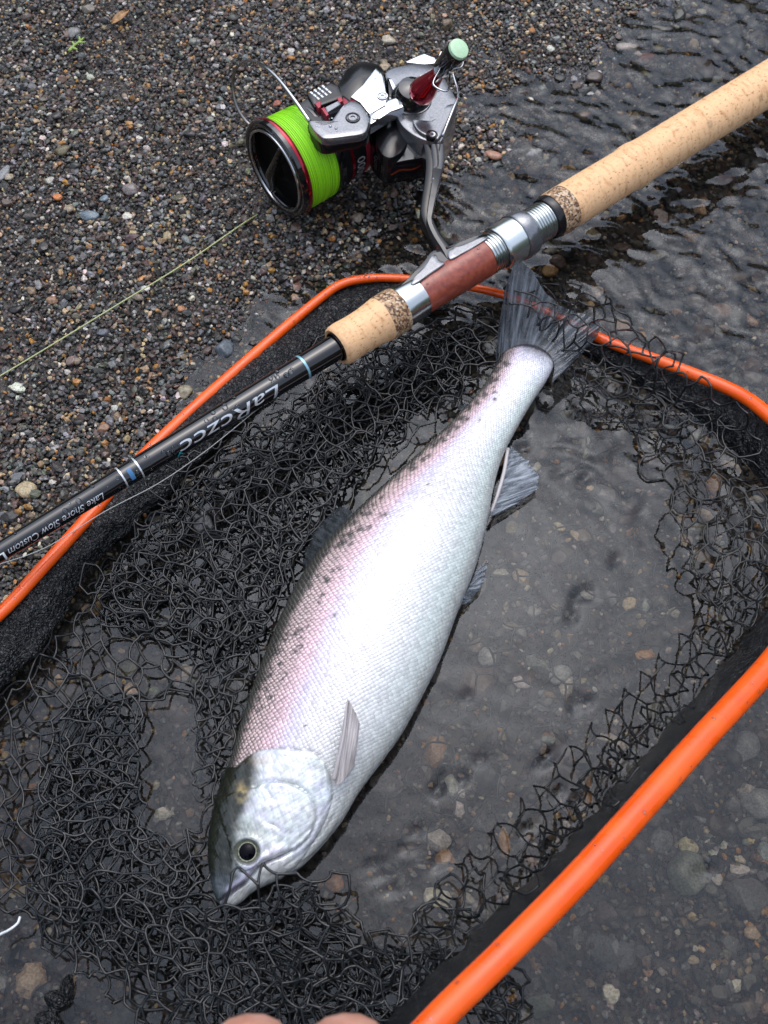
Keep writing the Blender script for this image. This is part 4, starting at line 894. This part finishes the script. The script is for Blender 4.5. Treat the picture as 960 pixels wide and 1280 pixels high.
k = sm(.35, .50, WW); col = col*(1-k)+C_(.57, .56, .57)*k
k = sm(.55, .75, WW); col = col*(1-k)+C_(.55, .565, .56)*k
k = sm(.76, .90, WW+.04*nz)*(.8*sstep(.15, .5, U)[..., None]+.2); col = col*(1-k)+C_(.54, .60, .57)*k
k = sm(.93, .99, WW); col = col*(1-k)+C_(.53, .55, .53)*k
k = sm(1.03, 1.2, W); col = col*(1-k)+C_(.55, .57, .56)*k
k = sm(.90, .96, U); col = col*(1-.5*k)+C_(.62, .60, .74)*.5*k*sm(.12, .3, WW)
kf = (sstep(.962, 1.0, U+.006*nz2)*.85)[..., None]; col = col*(1-kf)+C_(.13, .135, .155)*kf
# dark spots: many near the back, a few down the side
spot = np.zeros((NU, NV)); rg = np.random.default_rng(77)
for q in range(165):
    u_ = rg.uniform(.23, .955); w_ = rg.choice([rg.uniform(.02, .10), rg.uniform(.05, .19), rg.uniform(.1, .42)], p=[.55, .33, .12])
    i = int(np.searchsorted(Lc_/Lc_[-1], u_)); i = min(i, NU-1); cx = bk[i]*(1-w_)+bl[i]*w_; 
    rr0 = rg.uniform(1.6, 3.5)*(1 if w_ < .2 else .75); d_ = np.hypot(fx-cx[0], (fy-cx[1])*rg.uniform(.8, 1.4))+2.2*noise(fx/2.6, fy/2.6, q, 77)
    spot = np.maximum(spot, sstep(rr0+.8, rr0-.8, d_)*rg.uniform(.8, 1))
spot *= topm*(1-inhead); col = col*(1-.97*spot[..., None])+C_(.018, .022, .018)*.97*spot[..., None]
# lateral line and belly seam
lat = np.exp(-((W-.43)/.006)**2)*(1-inhead)*sstep(.22, .3, U); col = col*(1-.18*lat[..., None])
# head
hc = C_(.55, .585, .60)*(1+.14*nz2[..., None])+C_(-.02, 0, .05)*nz[..., None]
irid = fbm(fx/10+5, fy/10, 0, 915, 3)[..., None]; hc = hc+C_(.02, -.03, .10)*np.maximum(irid, 0)*.9+C_(.02, .08, 0)*np.maximum(-irid, 0)*.6
cheekd = sstep(40, 14, np.hypot(fx-302, (fy-1050)*.9))[..., None]; hc = hc*(1-.75*cheekd)+C_(.20, .23, .19)*.75*cheekd
lft = crom([(304, 930), (318, 950), (316, 975), (305, 1005), (295, 1030), (290, 1060), (293, 1090), (304, 1110)], 30)
lx = np.interp(fy, lft[:, 1], lft[:, 0]); ol_shade = sstep(13, -4, fx-lx+4*nz2)[..., None]; hc = hc*(1-ol_shade)+C_(.014, .017, .011)*ol_shade  # olive back edge, widened and blackened: shadow painted into the skin colour
gold = np.exp(-(((fx-304)/9)**2+((fy-992)/13)**2))[..., None]*np.maximum(.4+nz2, 0)[..., None]; hc = hc+C_(.45, .33, .12)*gold
gold = np.exp(-(((fx-330)/16)**2+((fy-950)/8)**2))[..., None]; hc = hc*(1-.35*gold)+C_(.62, .46, .32)*.35*gold
snout = sstep(1082, 1106, fy)[..., None]*sstep(318, 298, fx)[..., None]; hc = hc*(1-.9*snout)+C_(.06, .075, .085)*.9*snout
chin = sstep(0, 10, (fx-np.interp(fy, MOUTH[::-1][:, 1], MOUTH[::-1][:, 0])))[..., None]*sstep(1060, 1085, fy)[..., None]; hc = hc*(1-.7*chin)+C_(.60, .61, .58)*.7*chin
hc = hc*(1-.75*np.exp(-(dM/1.6)**2)[..., None])+C_(.12, .09, .12)*.75*np.exp(-(dM/1.6)**2)[..., None]
mxk = np.exp(-(dX/4.0)**2)[..., None]*.55; hc = hc*(1-mxk)+C_(.55, .52, .66)*mxk
hc = hc*(1-.8*sstep(17.5, 14, er)[..., None])+C_(.12, .13, .10)*.8*sstep(17.5, 14, er)[..., None]
ih = sstep(-.5, .5, inhead-.5)[..., None]; ih = inhead[..., None]*topm[..., None]
col = col*(1-ih)+hc*ih
dk = topm*(.30*np.exp(-(dL/1.2)**2)+.7*np.exp(-(dO/1.2)**2)+.55*np.exp(-(dP/1.2)**2)); dk = np.clip(dk, 0, .9); nost = np.exp(-(((fx-288)/2.4)**2+((fy-1092)/1.8)**2))*topm; col = col*(1-dk[..., None])+C_(.24, .25, .24)*dk[..., None]; col = col*(1-.9*nost[..., None])
gap = (.80*sstep(.42, .06, W)+.14)*(1-inhead)*sstep(1.1, .95, W)
scs = (Lc_[:, None]*np.ones((1, NV)))+.0011*fbm(fx/24, fy/24, 0, 930, 2); arc = np.concatenate([[0], np.cumsum(np.linalg.norm(np.diff(V[NU//2], axis=0), axis=1))]); sct = arc[None]*np.ones((NU, 1))*(.55+.45*(HW/HW.max())[:, None])
fish = empty('trout', mid[NU//2]-np.array([0, 0, .02]), 'silver and pink trout lying on its side in the landing net with its head down', 'fish')
def fish_build(nt, b):
    a = N(nt, 'ShaderNodeAttribute', attribute_name='col'); s = N(nt, 'ShaderNodeAttribute', attribute_name='ss'); t = N(nt, 'ShaderNodeAttribute', attribute_name='st'); g = N(nt, 'ShaderNodeAttribute', attribute_name='gap')
    def lin(x, y, kx, ky):
        p = N(nt, 'ShaderNodeMath', operation='MULTIPLY'); nt.links.new(x, p.inputs[0]); p.inputs[1].default_value = kx
        q = N(nt, 'ShaderNodeMath', operation='MULTIPLY_ADD'); nt.links.new(y, q.inputs[0]); q.inputs[1].default_value = ky; nt.links.new(p.outputs[0], q.inputs[2]); return q.outputs[0]
    k = 1/.00215
    cb = N(nt, 'ShaderNodeCombineXYZ'); nt.links.new(lin(s.outputs['Fac'], t.outputs['Fac'], k*.80, k*.80), cb.inputs[0]); nt.links.new(lin(s.outputs['Fac'], t.outputs['Fac'], k*.80, -k*.80), cb.inputs[1])
    v = N(nt, 'ShaderNodeTexVoronoi', Scale=1.0, Randomness=.28, voronoi_dimensions='2D'); nt.links.new(cb.outputs[0], v.inputs['Vector'])
    r = ramp(nt, [(.28, (1, 1, 1)), (.62, (0, 0, 0))]); nt.links.new(v.outputs['Distance'], r.inputs[0])
    sp_ = N(nt, 'ShaderNodeSeparateColor'); nt.links.new(v.outputs['Color'], sp_.inputs[0]); rg_ = N(nt, 'ShaderNodeMapRange'); rg_.inputs[3].default_value = .14; rg_.inputs[4].default_value = .42; nt.links.new(sp_.outputs[0], rg_.inputs[0]); nt.links.new(rg_.outputs[0], b.inputs['Roughness'])
    br_ = N(nt, 'ShaderNodeMapRange'); br_.inputs[3].default_value = .82; br_.inputs[4].default_value = 1.12; nt.links.new(sp_.outputs[1], br_.inputs[0])
    sm_ = N(nt, 'ShaderNodeVectorMath', operation='SCALE'); nt.links.new(a.outputs['Color'], sm_.inputs[0]); nt.links.new(br_.outputs[0], sm_.inputs['Scale'])
    inv = N(nt, 'ShaderNodeMath', operation='SUBTRACT'); inv.inputs[0].default_value = 1; nt.links.new(r.outputs[0], inv.inputs[1])
    gf = N(nt, 'ShaderNodeMath', operation='MULTIPLY'); nt.links.new(inv.outputs[0], gf.inputs[0]); nt.links.new(g.outputs['Fac'], gf.inputs[1])
    mx = N(nt, 'ShaderNodeMix', data_type='RGBA', blend_type='MIX'); nt.links.new(gf.outputs[0], mx.inputs['Factor']); nt.links.new(sm_.outputs[0], mx.inputs[6]); mx.inputs[7].default_value = (.10, .085, .085, 1)
    nt.links.new(mx.outputs[2], b.inputs['Base Color'])
    # every scale tips its own way: small facets catch the light
    hm = N(nt, 'ShaderNodeMath', operation='MULTIPLY'); gs = N(nt, 'ShaderNodeMath', operation='ADD'); gs.inputs[1].default_value = .1; nt.links.new(g.outputs['Fac'], gs.inputs[0])
    nt.links.new(r.outputs[0], hm.inputs[0]); nt.links.new(gs.outputs[0], hm.inputs[1])
    bump(nt, b, hm.outputs[0], .8, .0005)
M_FISH = mat('trout_skin', rough=.27, spec=.7, build=fish_build)
fb = M_FISH.node_tree.nodes['Principled BSDF']; fb.inputs['Metallic'].default_value = .22; fb.inputs['Coat Weight'].default_value = .2; fb.inputs['Coat Roughness'].default_value = .12
idx = np.arange(NU*NV).reshape(NU, NV); nx_ = np.roll(idx, -1, 1)
Fb = np.stack([idx[:-1], nx_[:-1], nx_[1:], idx[1:]], -1).reshape(-1, 4)
Vb = V.reshape(-1, 3)
mk('body', Vb, Fb, M_FISH, fish, attrs={'col': np.clip(col, .01, .9).reshape(-1, 3), 'ss': scs.ravel(), 'st': sct.ravel(), 'gap': gap.ravel()}, recalc=True)
# eye
def fsurf(px, py):
    d = np.hypot(fx-px, fy-py)+1e3*(sphi[None] < .05); i = np.unravel_index(np.argmin(d), d.shape); return V[i], nrm_[i]
pe, ne = fsurf(ex, ey); ke = MMPX(ex, ey, .03); ne = norm(ne+.35*norm(CAMP-pe)); pe = pe+ne*.0006
v, f = lathe(pe-ne*.002, ne, [(0, 15*ke), (.0012, 14.6*ke), (.0024, 13.2*ke), (.003, 11.8*ke), (.0030, 10.0*ke)], 40); 
def iris_build(nt, b):
    co = objco(nt, 1100); n = N(nt, 'ShaderNodeTexNoise', Scale=1.0, Detail=3.0); nt.links.new(co, n.inputs['Vector'])
    r = ramp(nt, [(.35, (.10, .11, .07)), (.5, (.24, .26, .17)), (.65, (.40, .36, .23))]); nt.links.new(n.outputs['Fac'], r.inputs[0]); nt.links.new(r.outputs[0], b.inputs['Base Color'])
eye = mk('eye', v, f, mat('iris', rough=.15, metal=.5, coat=1.0, build=iris_build), fish, recalc=True)
v, f = lathe(pe-ne*.002, ne, [(.0026, 10.8*ke), (.0032, 10.6*ke), (.0038, 8.2*ke), (.0041, 3.5*ke), (.0042, .00001)], 40); mk('pupil', v, f, mat('pupil', (.001, .001, .003), .05, spec=.12), eye, recalc=True)
# fins
def fin_mat(name, col, trans, ray_=(.5, .5, .5), k=60.0):
    m = bpy.data.materials.new(name); m.use_nodes = True; nt = m.node_tree; b = nt.nodes['Principled BSDF']; out = [q for q in nt.nodes if q.type == 'OUTPUT_MATERIAL'][0]
    a = N(nt, 'ShaderNodeAttribute', attribute_name='fr'); l = N(nt, 'ShaderNodeAttribute', attribute_name='fl')
    cb = N(nt, 'ShaderNodeCombineXYZ'); nt.links.new(a.outputs['Fac'], cb.inputs[0]); nt.links.new(l.outputs['Fac'], cb.inputs[1])
    mp = N(nt, 'ShaderNodeMapping'); mp.inputs['Scale'].default_value = (k, 2.2, 1); nt.links.new(cb.outputs[0], mp.inputs[0])
    n = N(nt, 'ShaderNodeTexNoise', Scale=1.0, Detail=3.0); nt.links.new(mp.outputs[0], n.inputs['Vector'])
    r = ramp(nt, [(.35, col), (.68, ray_)]); nt.links.new(n.outputs['Fac'], r.inputs[0]); nt.links.new(r.outputs[0], b.inputs['Base Color'])
    b.inputs['Roughness'].default_value = .22; b.inputs['Specular IOR Level'].default_value = .5
    bump(nt, b, n.outputs['Fac'], .5, .0006)
    t = N(nt, 'ShaderNodeBsdfTransparent'); ms = N(nt, 'ShaderNodeMixShader')
    rr = N(nt, 'ShaderNodeMapRange'); rr.inputs[1].default_value = .35; rr.inputs[2].default_value = .65; rr.inputs[3].default_value = trans; rr.inputs[4].default_value = trans*.35
    nt.links.new(n.outputs['Fac'], rr.inputs[0]); nt.links.new(rr.outputs[0], ms.inputs[0]); nt.links.new(b.outputs[0], ms.inputs[1]); nt.links.new(t.outputs[0], ms.inputs[2]); nt.links.new(ms.outputs[0], out.inputs[0])
    return m
def fin(name, root, tip, zr_, zt_, m_, n=60, rows=26, thick=.0007, rip=.0008, seed=0, jag=2.0):
    a = crom(np.array(root, float), n); b_ = crom(np.array(tip, float), n); s_ = np.linspace(0, 1, n)
    b_ = b_+(b_-a)/np.linalg.norm(b_-a, axis=1, keepdims=True)*(jag*noise(s_*22, 0*s_, 0, seed))[:, None]
    zr_ = np.interp(s_, np.linspace(0, 1, len(zr_)), zr_); zt_ = np.interp(s_, np.linspace(0, 1, len(zt_)), zt_)
    R = []; 
    for q in range(rows):
        t = q/(rows-1); c = a*(1-t)+b_*t; zz = zr_*(1-t)+zt_*t+rip*np.sin(s_*n*.9)*t+.0015*noise(s_*6, 0*s_+t*2, 0, seed)*t
        R.append(P(c[:, 0], c[:, 1], zz))
    R = np.array(R); tt = np.linspace(1, .3, rows)[:, None, None]*thick*np.array([0, 0, 1.0])
    V = np.concatenate([R, (R-tt)[::-1]]); m = len(V); idx = np.arange(m*n).reshape(m, n); nr = np.roll(idx, -1, 0)
    F = np.stack([idx[:, :-1], idx[:, 1:], nr[:, 1:], nr[:, :-1]], -1).reshape(-1, 4)
    fr_ = np.tile(s_, m); fl_ = np.repeat(np.concatenate([np.linspace(0, 1, rows), np.linspace(1, 0, rows)]), n)
    return mk(name, V.reshape(-1, 3), F, m_, fish, attrs={'fr': fr_, 'fl': fl_}, recalc=True)
M_TAIL = fin_mat('dark_clear_tail_fin', (.030, .036, .042), .55, (.17, .19, .22), 34)
M_FINB = fin_mat('pale_blue_clear_fin', (.14, .17, .21), .72, (.40, .44, .48), 26)
M_FINW = fin_mat('milky_fin', (.40, .36, .36), .28, (.70, .66, .65), 16)
M_FIND = fin_mat('dark_fin', (.03, .035, .04), .55, (.07, .08, .09), 22)
fin('tail_fin', [(622, 470), (622, 452), (630, 440), (645, 432), (660, 430), (675, 434), (688, 444), (693, 458), (690, 478)], [(619, 440), (626, 392), (635, 350), (648, 326), (664, 338), (682, 366), (702, 382), (728, 392), (750, 404), (746, 420), (724, 446)], [.013, .016, .018, .018, .016, .013], [.018, .034, .045, .042, .034, .028, .024, .020, .017, .014], M_TAIL, n=130, rows=44, jag=1.6)
fin('anal_fin', [(638, 556), (630, 590), (620, 625), (612, 646)], [(641, 560), (660, 578), (673, 606), (640, 634)], [.010, .009, .009, .009], [.004, .004, .004, .004], M_FINB, jag=3)
v, f = tube(crom([P(635, 560, .012), P(630, 590, .0125), P(622, 618, .012), P(614, 640, .0105)], 20), [.0010]*14+[.0008]*6, 8, flat=.6); mk('fin_ray', v, f, M_FINW, fish)
fin('pelvic_fin', [(596, 712), (584, 738), (572, 756)], [(610, 700), (600, 735), (568, 766)], [.012, .012, .011], [.005, .005, .006], M_FINB, jag=2)
pz = .0395
fin('pectoral_fin', [(417, 974), (422, 981), (431, 974), (443, 958)], [(434, 874), (437, 877), (443, 888), (450, 905)], [.030, .031, .030, .027], [.041, .040, .039, .037], M_FINW, n=40, rows=30, jag=1.0, rip=.0003, thick=.0012)
v, f = tube(crom([P(417, 975, .0325), P(424, 945, .037), P(430, 915, .040), P(434, 877, .0425)], 24), np.linspace(.0012, .0004, 24), 8); mk('fin_ray', v, f, M_FINW, fish)
fin('dorsal_fin', [(443, 640), (420, 668), (398, 694), (385, 715)], [(425, 632), (400, 655), (385, 680), (378, 708)], [.010, .010, .010, .010], [.003, .003, .003, .003], M_FIND, jag=2)
fin('adipose_fin', [(584, 506), (577, 514)], [(578, 502), (572, 510)], [.014, .014], [.012, .012], M_FIND, n=12, rows=8, jag=.5)

# ------------------------------------------------------------------ hand holding the net, below
def skin_body(name, pts, edges, rads, m_, parent, sub=2):
    me = bpy.data.meshes.new(name); base = wloc(parent); me.from_pydata([tuple(np.array(p)-base) for p in pts], edges, []); o = bpy.data.objects.new(name, me); COL.objects.link(o)
    md = o.modifiers.new('skin', 'SKIN'); sv = me.skin_vertices[0].data
    for i, r in enumerate(rads): sv[i].radius = (r, r)
    sv[0].use_root = True
    s = o.modifiers.new('sub', 'SUBSURF'); s.levels = sub; s.render_levels = sub
    bpy.context.view_layer.update()
    m2 = bpy.data.meshes.new_from_object(o.evaluated_get(bpy.context.evaluated_depsgraph_get())); bpy.data.objects.remove(o)
    m2.name = name; m2.polygons.foreach_set('use_smooth', np.ones(len(m2.polygons), bool)); m2.materials.clear(); m2.materials.append(m_)
    o = bpy.data.objects.new(name, m2); COL.objects.link(o); o.parent = parent; return o
person = empty('person', P(360, 1500, .10), 'bare fingertips of a person gripping the net, peeping in at the bottom edge', 'person')
zh = .19
Wp = P(360, 2200, zh-.02)
pts = [P(370, 2900, zh-.04), P(365, 2500, zh-.02), Wp, P(360, 1980, zh)]; edges = [(0, 1), (1, 2), (2, 3)]; rads = [.034, .030, .026, .024]
for fxp, top_, rr0 in ((215, 1330, .0086), (311, 1277, .0093), (432, 1278, .0096), (540, 1318, .0088)):
    b0 = len(pts)
    pts += [P(360+(fxp-360)*.8, 1800, zh+.004), P(fxp+(fxp-360)*.02, 1560, zh+.010), P(fxp, top_+31, zh+.004), P(fxp+2, top_+40, zh-.020), P(fxp+4, top_+110, zh-.036)]
    rads += [.0135, rr0*1.45, rr0*1.42, rr0*1.3, rr0*1.1]
    edges += [(3, b0)]+[(b0+q, b0+q+1) for q in range(4)]
b0 = len(pts); pts += [P(560, 1950, zh-.002), P(640, 1760, zh-.012), P(560, 1600, zh-.03), P(470, 1520, zh-.04)]; rads += [.014, .0115, .0105, .009]; edges += [(3, b0)]+[(b0+q, b0+q+1) for q in range(3)]
skin_body('hand', pts, edges, rads, M_SKIN, person)

# ------------------------------------------------------------------ small loose things
def leafblade(name, pts, wv, m_, label, cat):
    c = crom(np.array(pts, float), 16); V = []; F = []
    for i, (x, y, z) in enumerate(c):
        tx = c[min(i+1, 15)]-c[max(i-1, 0)]; nn = np.array([-tx[1], tx[0]])/np.hypot(tx[0], tx[1]); wq = wv*math.sin(math.pi*(.06+.88*i/15))
        for k_ in (-1, -.5, 0, .5, 1): V.append(P(x+nn[0]*wq*k_, y+nn[1]*wq*k_, z+.0012*abs(k_)+.0004*math.sin(i)))
    V = np.array(V); n = len(V); V = np.vstack([V, V-np.array([0, 0, .0004])])
    for i in range(15):
        for j in range(4): a_ = i*5+j; F += [[a_, a_+1, a_+6, a_+5], [n+a_, n+a_+5, n+a_+6, n+a_+1]]
    for i in range(15): F += [[i*5, i*5+5, n+i*5+5, n+i*5], [i*5+4, n+i*5+4, n+i*5+9, i*5+9]]
    tag(mk(name, V, F, m_, loc=V[0], recalc=True), label, cat)
def zg(x, y): p = P(x, y, .01); return float(gz(p[0], p[1]))+.0035
leafblade('dry_leaf', [(139, 29, zg(139, 29)), (149, 20, zg(149, 20)+.001), (161, 12, zg(161, 12))], 4.5, M_LEAF, 'small curled brown dry leaf on the gravel at the top left', 'leaf')
sg = empty('green_sprig', P(95, 57, zg(95, 57)), 'tiny yellow-green sprig on the gravel near the top left corner', 'plant')
for q, pts in enumerate([[(86, 64), (93, 57), (105, 47)], [(94, 57), (90, 52)], [(98, 53), (106, 53)], [(91, 60), (97, 62)], [(100, 50), (99, 46)]]):
    v, f = tube(crom([P(a_, b_, zg(a_, b_)+.001) for a_, b_ in pts], 8), np.linspace(.0011, .0005, 8), 6); mk('stalk' if q == 0 else 'leaf', v, f, M_SPRIG, sg)

# water beads on the rod and reel
def bead(p, nrm, r):
    bv, bf = ico[1]; n_ = norm(nrm); u_ = norm(np.cross(n_, [.3, .8, .2])); w_ = np.cross(n_, u_)
    return p+r*(bv[:, :1]*u_+bv[:, 1:2]*w_+.45*bv[:, 2:]*n_), bf
def beads(lst, parent):
    V = []; F = []; n = 0
    for p, nn, r in lst: v, f = bead(p, nn, r); V.append(v); F.append(f+n); n += len(v)
    o = mk('water_droplets', np.vstack(V), np.vstack(F), M_DROP, parent); tag(o, kind='stuff')
rg = np.random.default_rng(5); lst = []
def rodr(c): return rr_(c, np.interp(c, [0, 170, 171, 424, 425, 500, 523, 604, 707, 780, 1000], [24.7, 27.7, 29.1, 33, 54, 58, 49.5, 50.5, 57.5, 55, 54]))
for c, a_, r in [(868, 10, .0022), (929, 20, .0018), (943, 12, .0014), (770, -10, .0008)]+[(rg.uniform(0, 420), rg.uniform(-50, 60), rg.uniform(.0006, .0016)) for _ in range(60)]+[(rg.uniform(524, 600), rg.uniform(-40, 70), rg.uniform(.0004, .0009)) for _ in range(14)]+[(rg.uniform(720, 960), rg.uniform(-50, 60), rg.uniform(.0003, .0009)) for _ in range(26)]:
    c0 = face_dir(rp_(c)); d0 = -np.cross(RDIR, c0); th = math.radians(a_); nn = math.cos(th)*c0+math.sin(th)*d0; lst.append((rp_(c)+nn*rodr(c), nn, r))
beads(lst, rod)
lst = []
for _ in range(170):
    i_ = int(rg.integers(0, 420)); a_ = rg.uniform(.5, 2.6); nn = math.cos(a_)*FU[i_]+math.sin(a_)*FB[i_]; lst.append((FR[i_]+nn*frr[i_]*.95, nn, rg.uniform(.0003, .0009)))
beads(lst, net)
lst = []
for poly, h in (([(390, 158), (430, 135), (455, 145), (440, 168), (405, 170)], .0343), ([(455, 108), (470, 90), (480, 125), (462, 138)], .0287), ([(500, 90), (560, 110), (560, 140), (535, 165), (515, 155)], .0222), ([(541, 190), (548, 190), (541, 260), (536, 260)], .021)):
    xs = np.array(poly)
    for _ in range(40):
        x, y = rg.uniform(xs[:, 0].min(), xs[:, 0].max()), rg.uniform(xs[:, 1].min(), xs[:, 1].max())
        if inpoly(np.array([x]), np.array([y]), poly)[0] and rg.uniform() < .4: lst.append((RLP(x, y, h), RN, rg.uniform(.0004, .0011)))
beads(lst, reel)
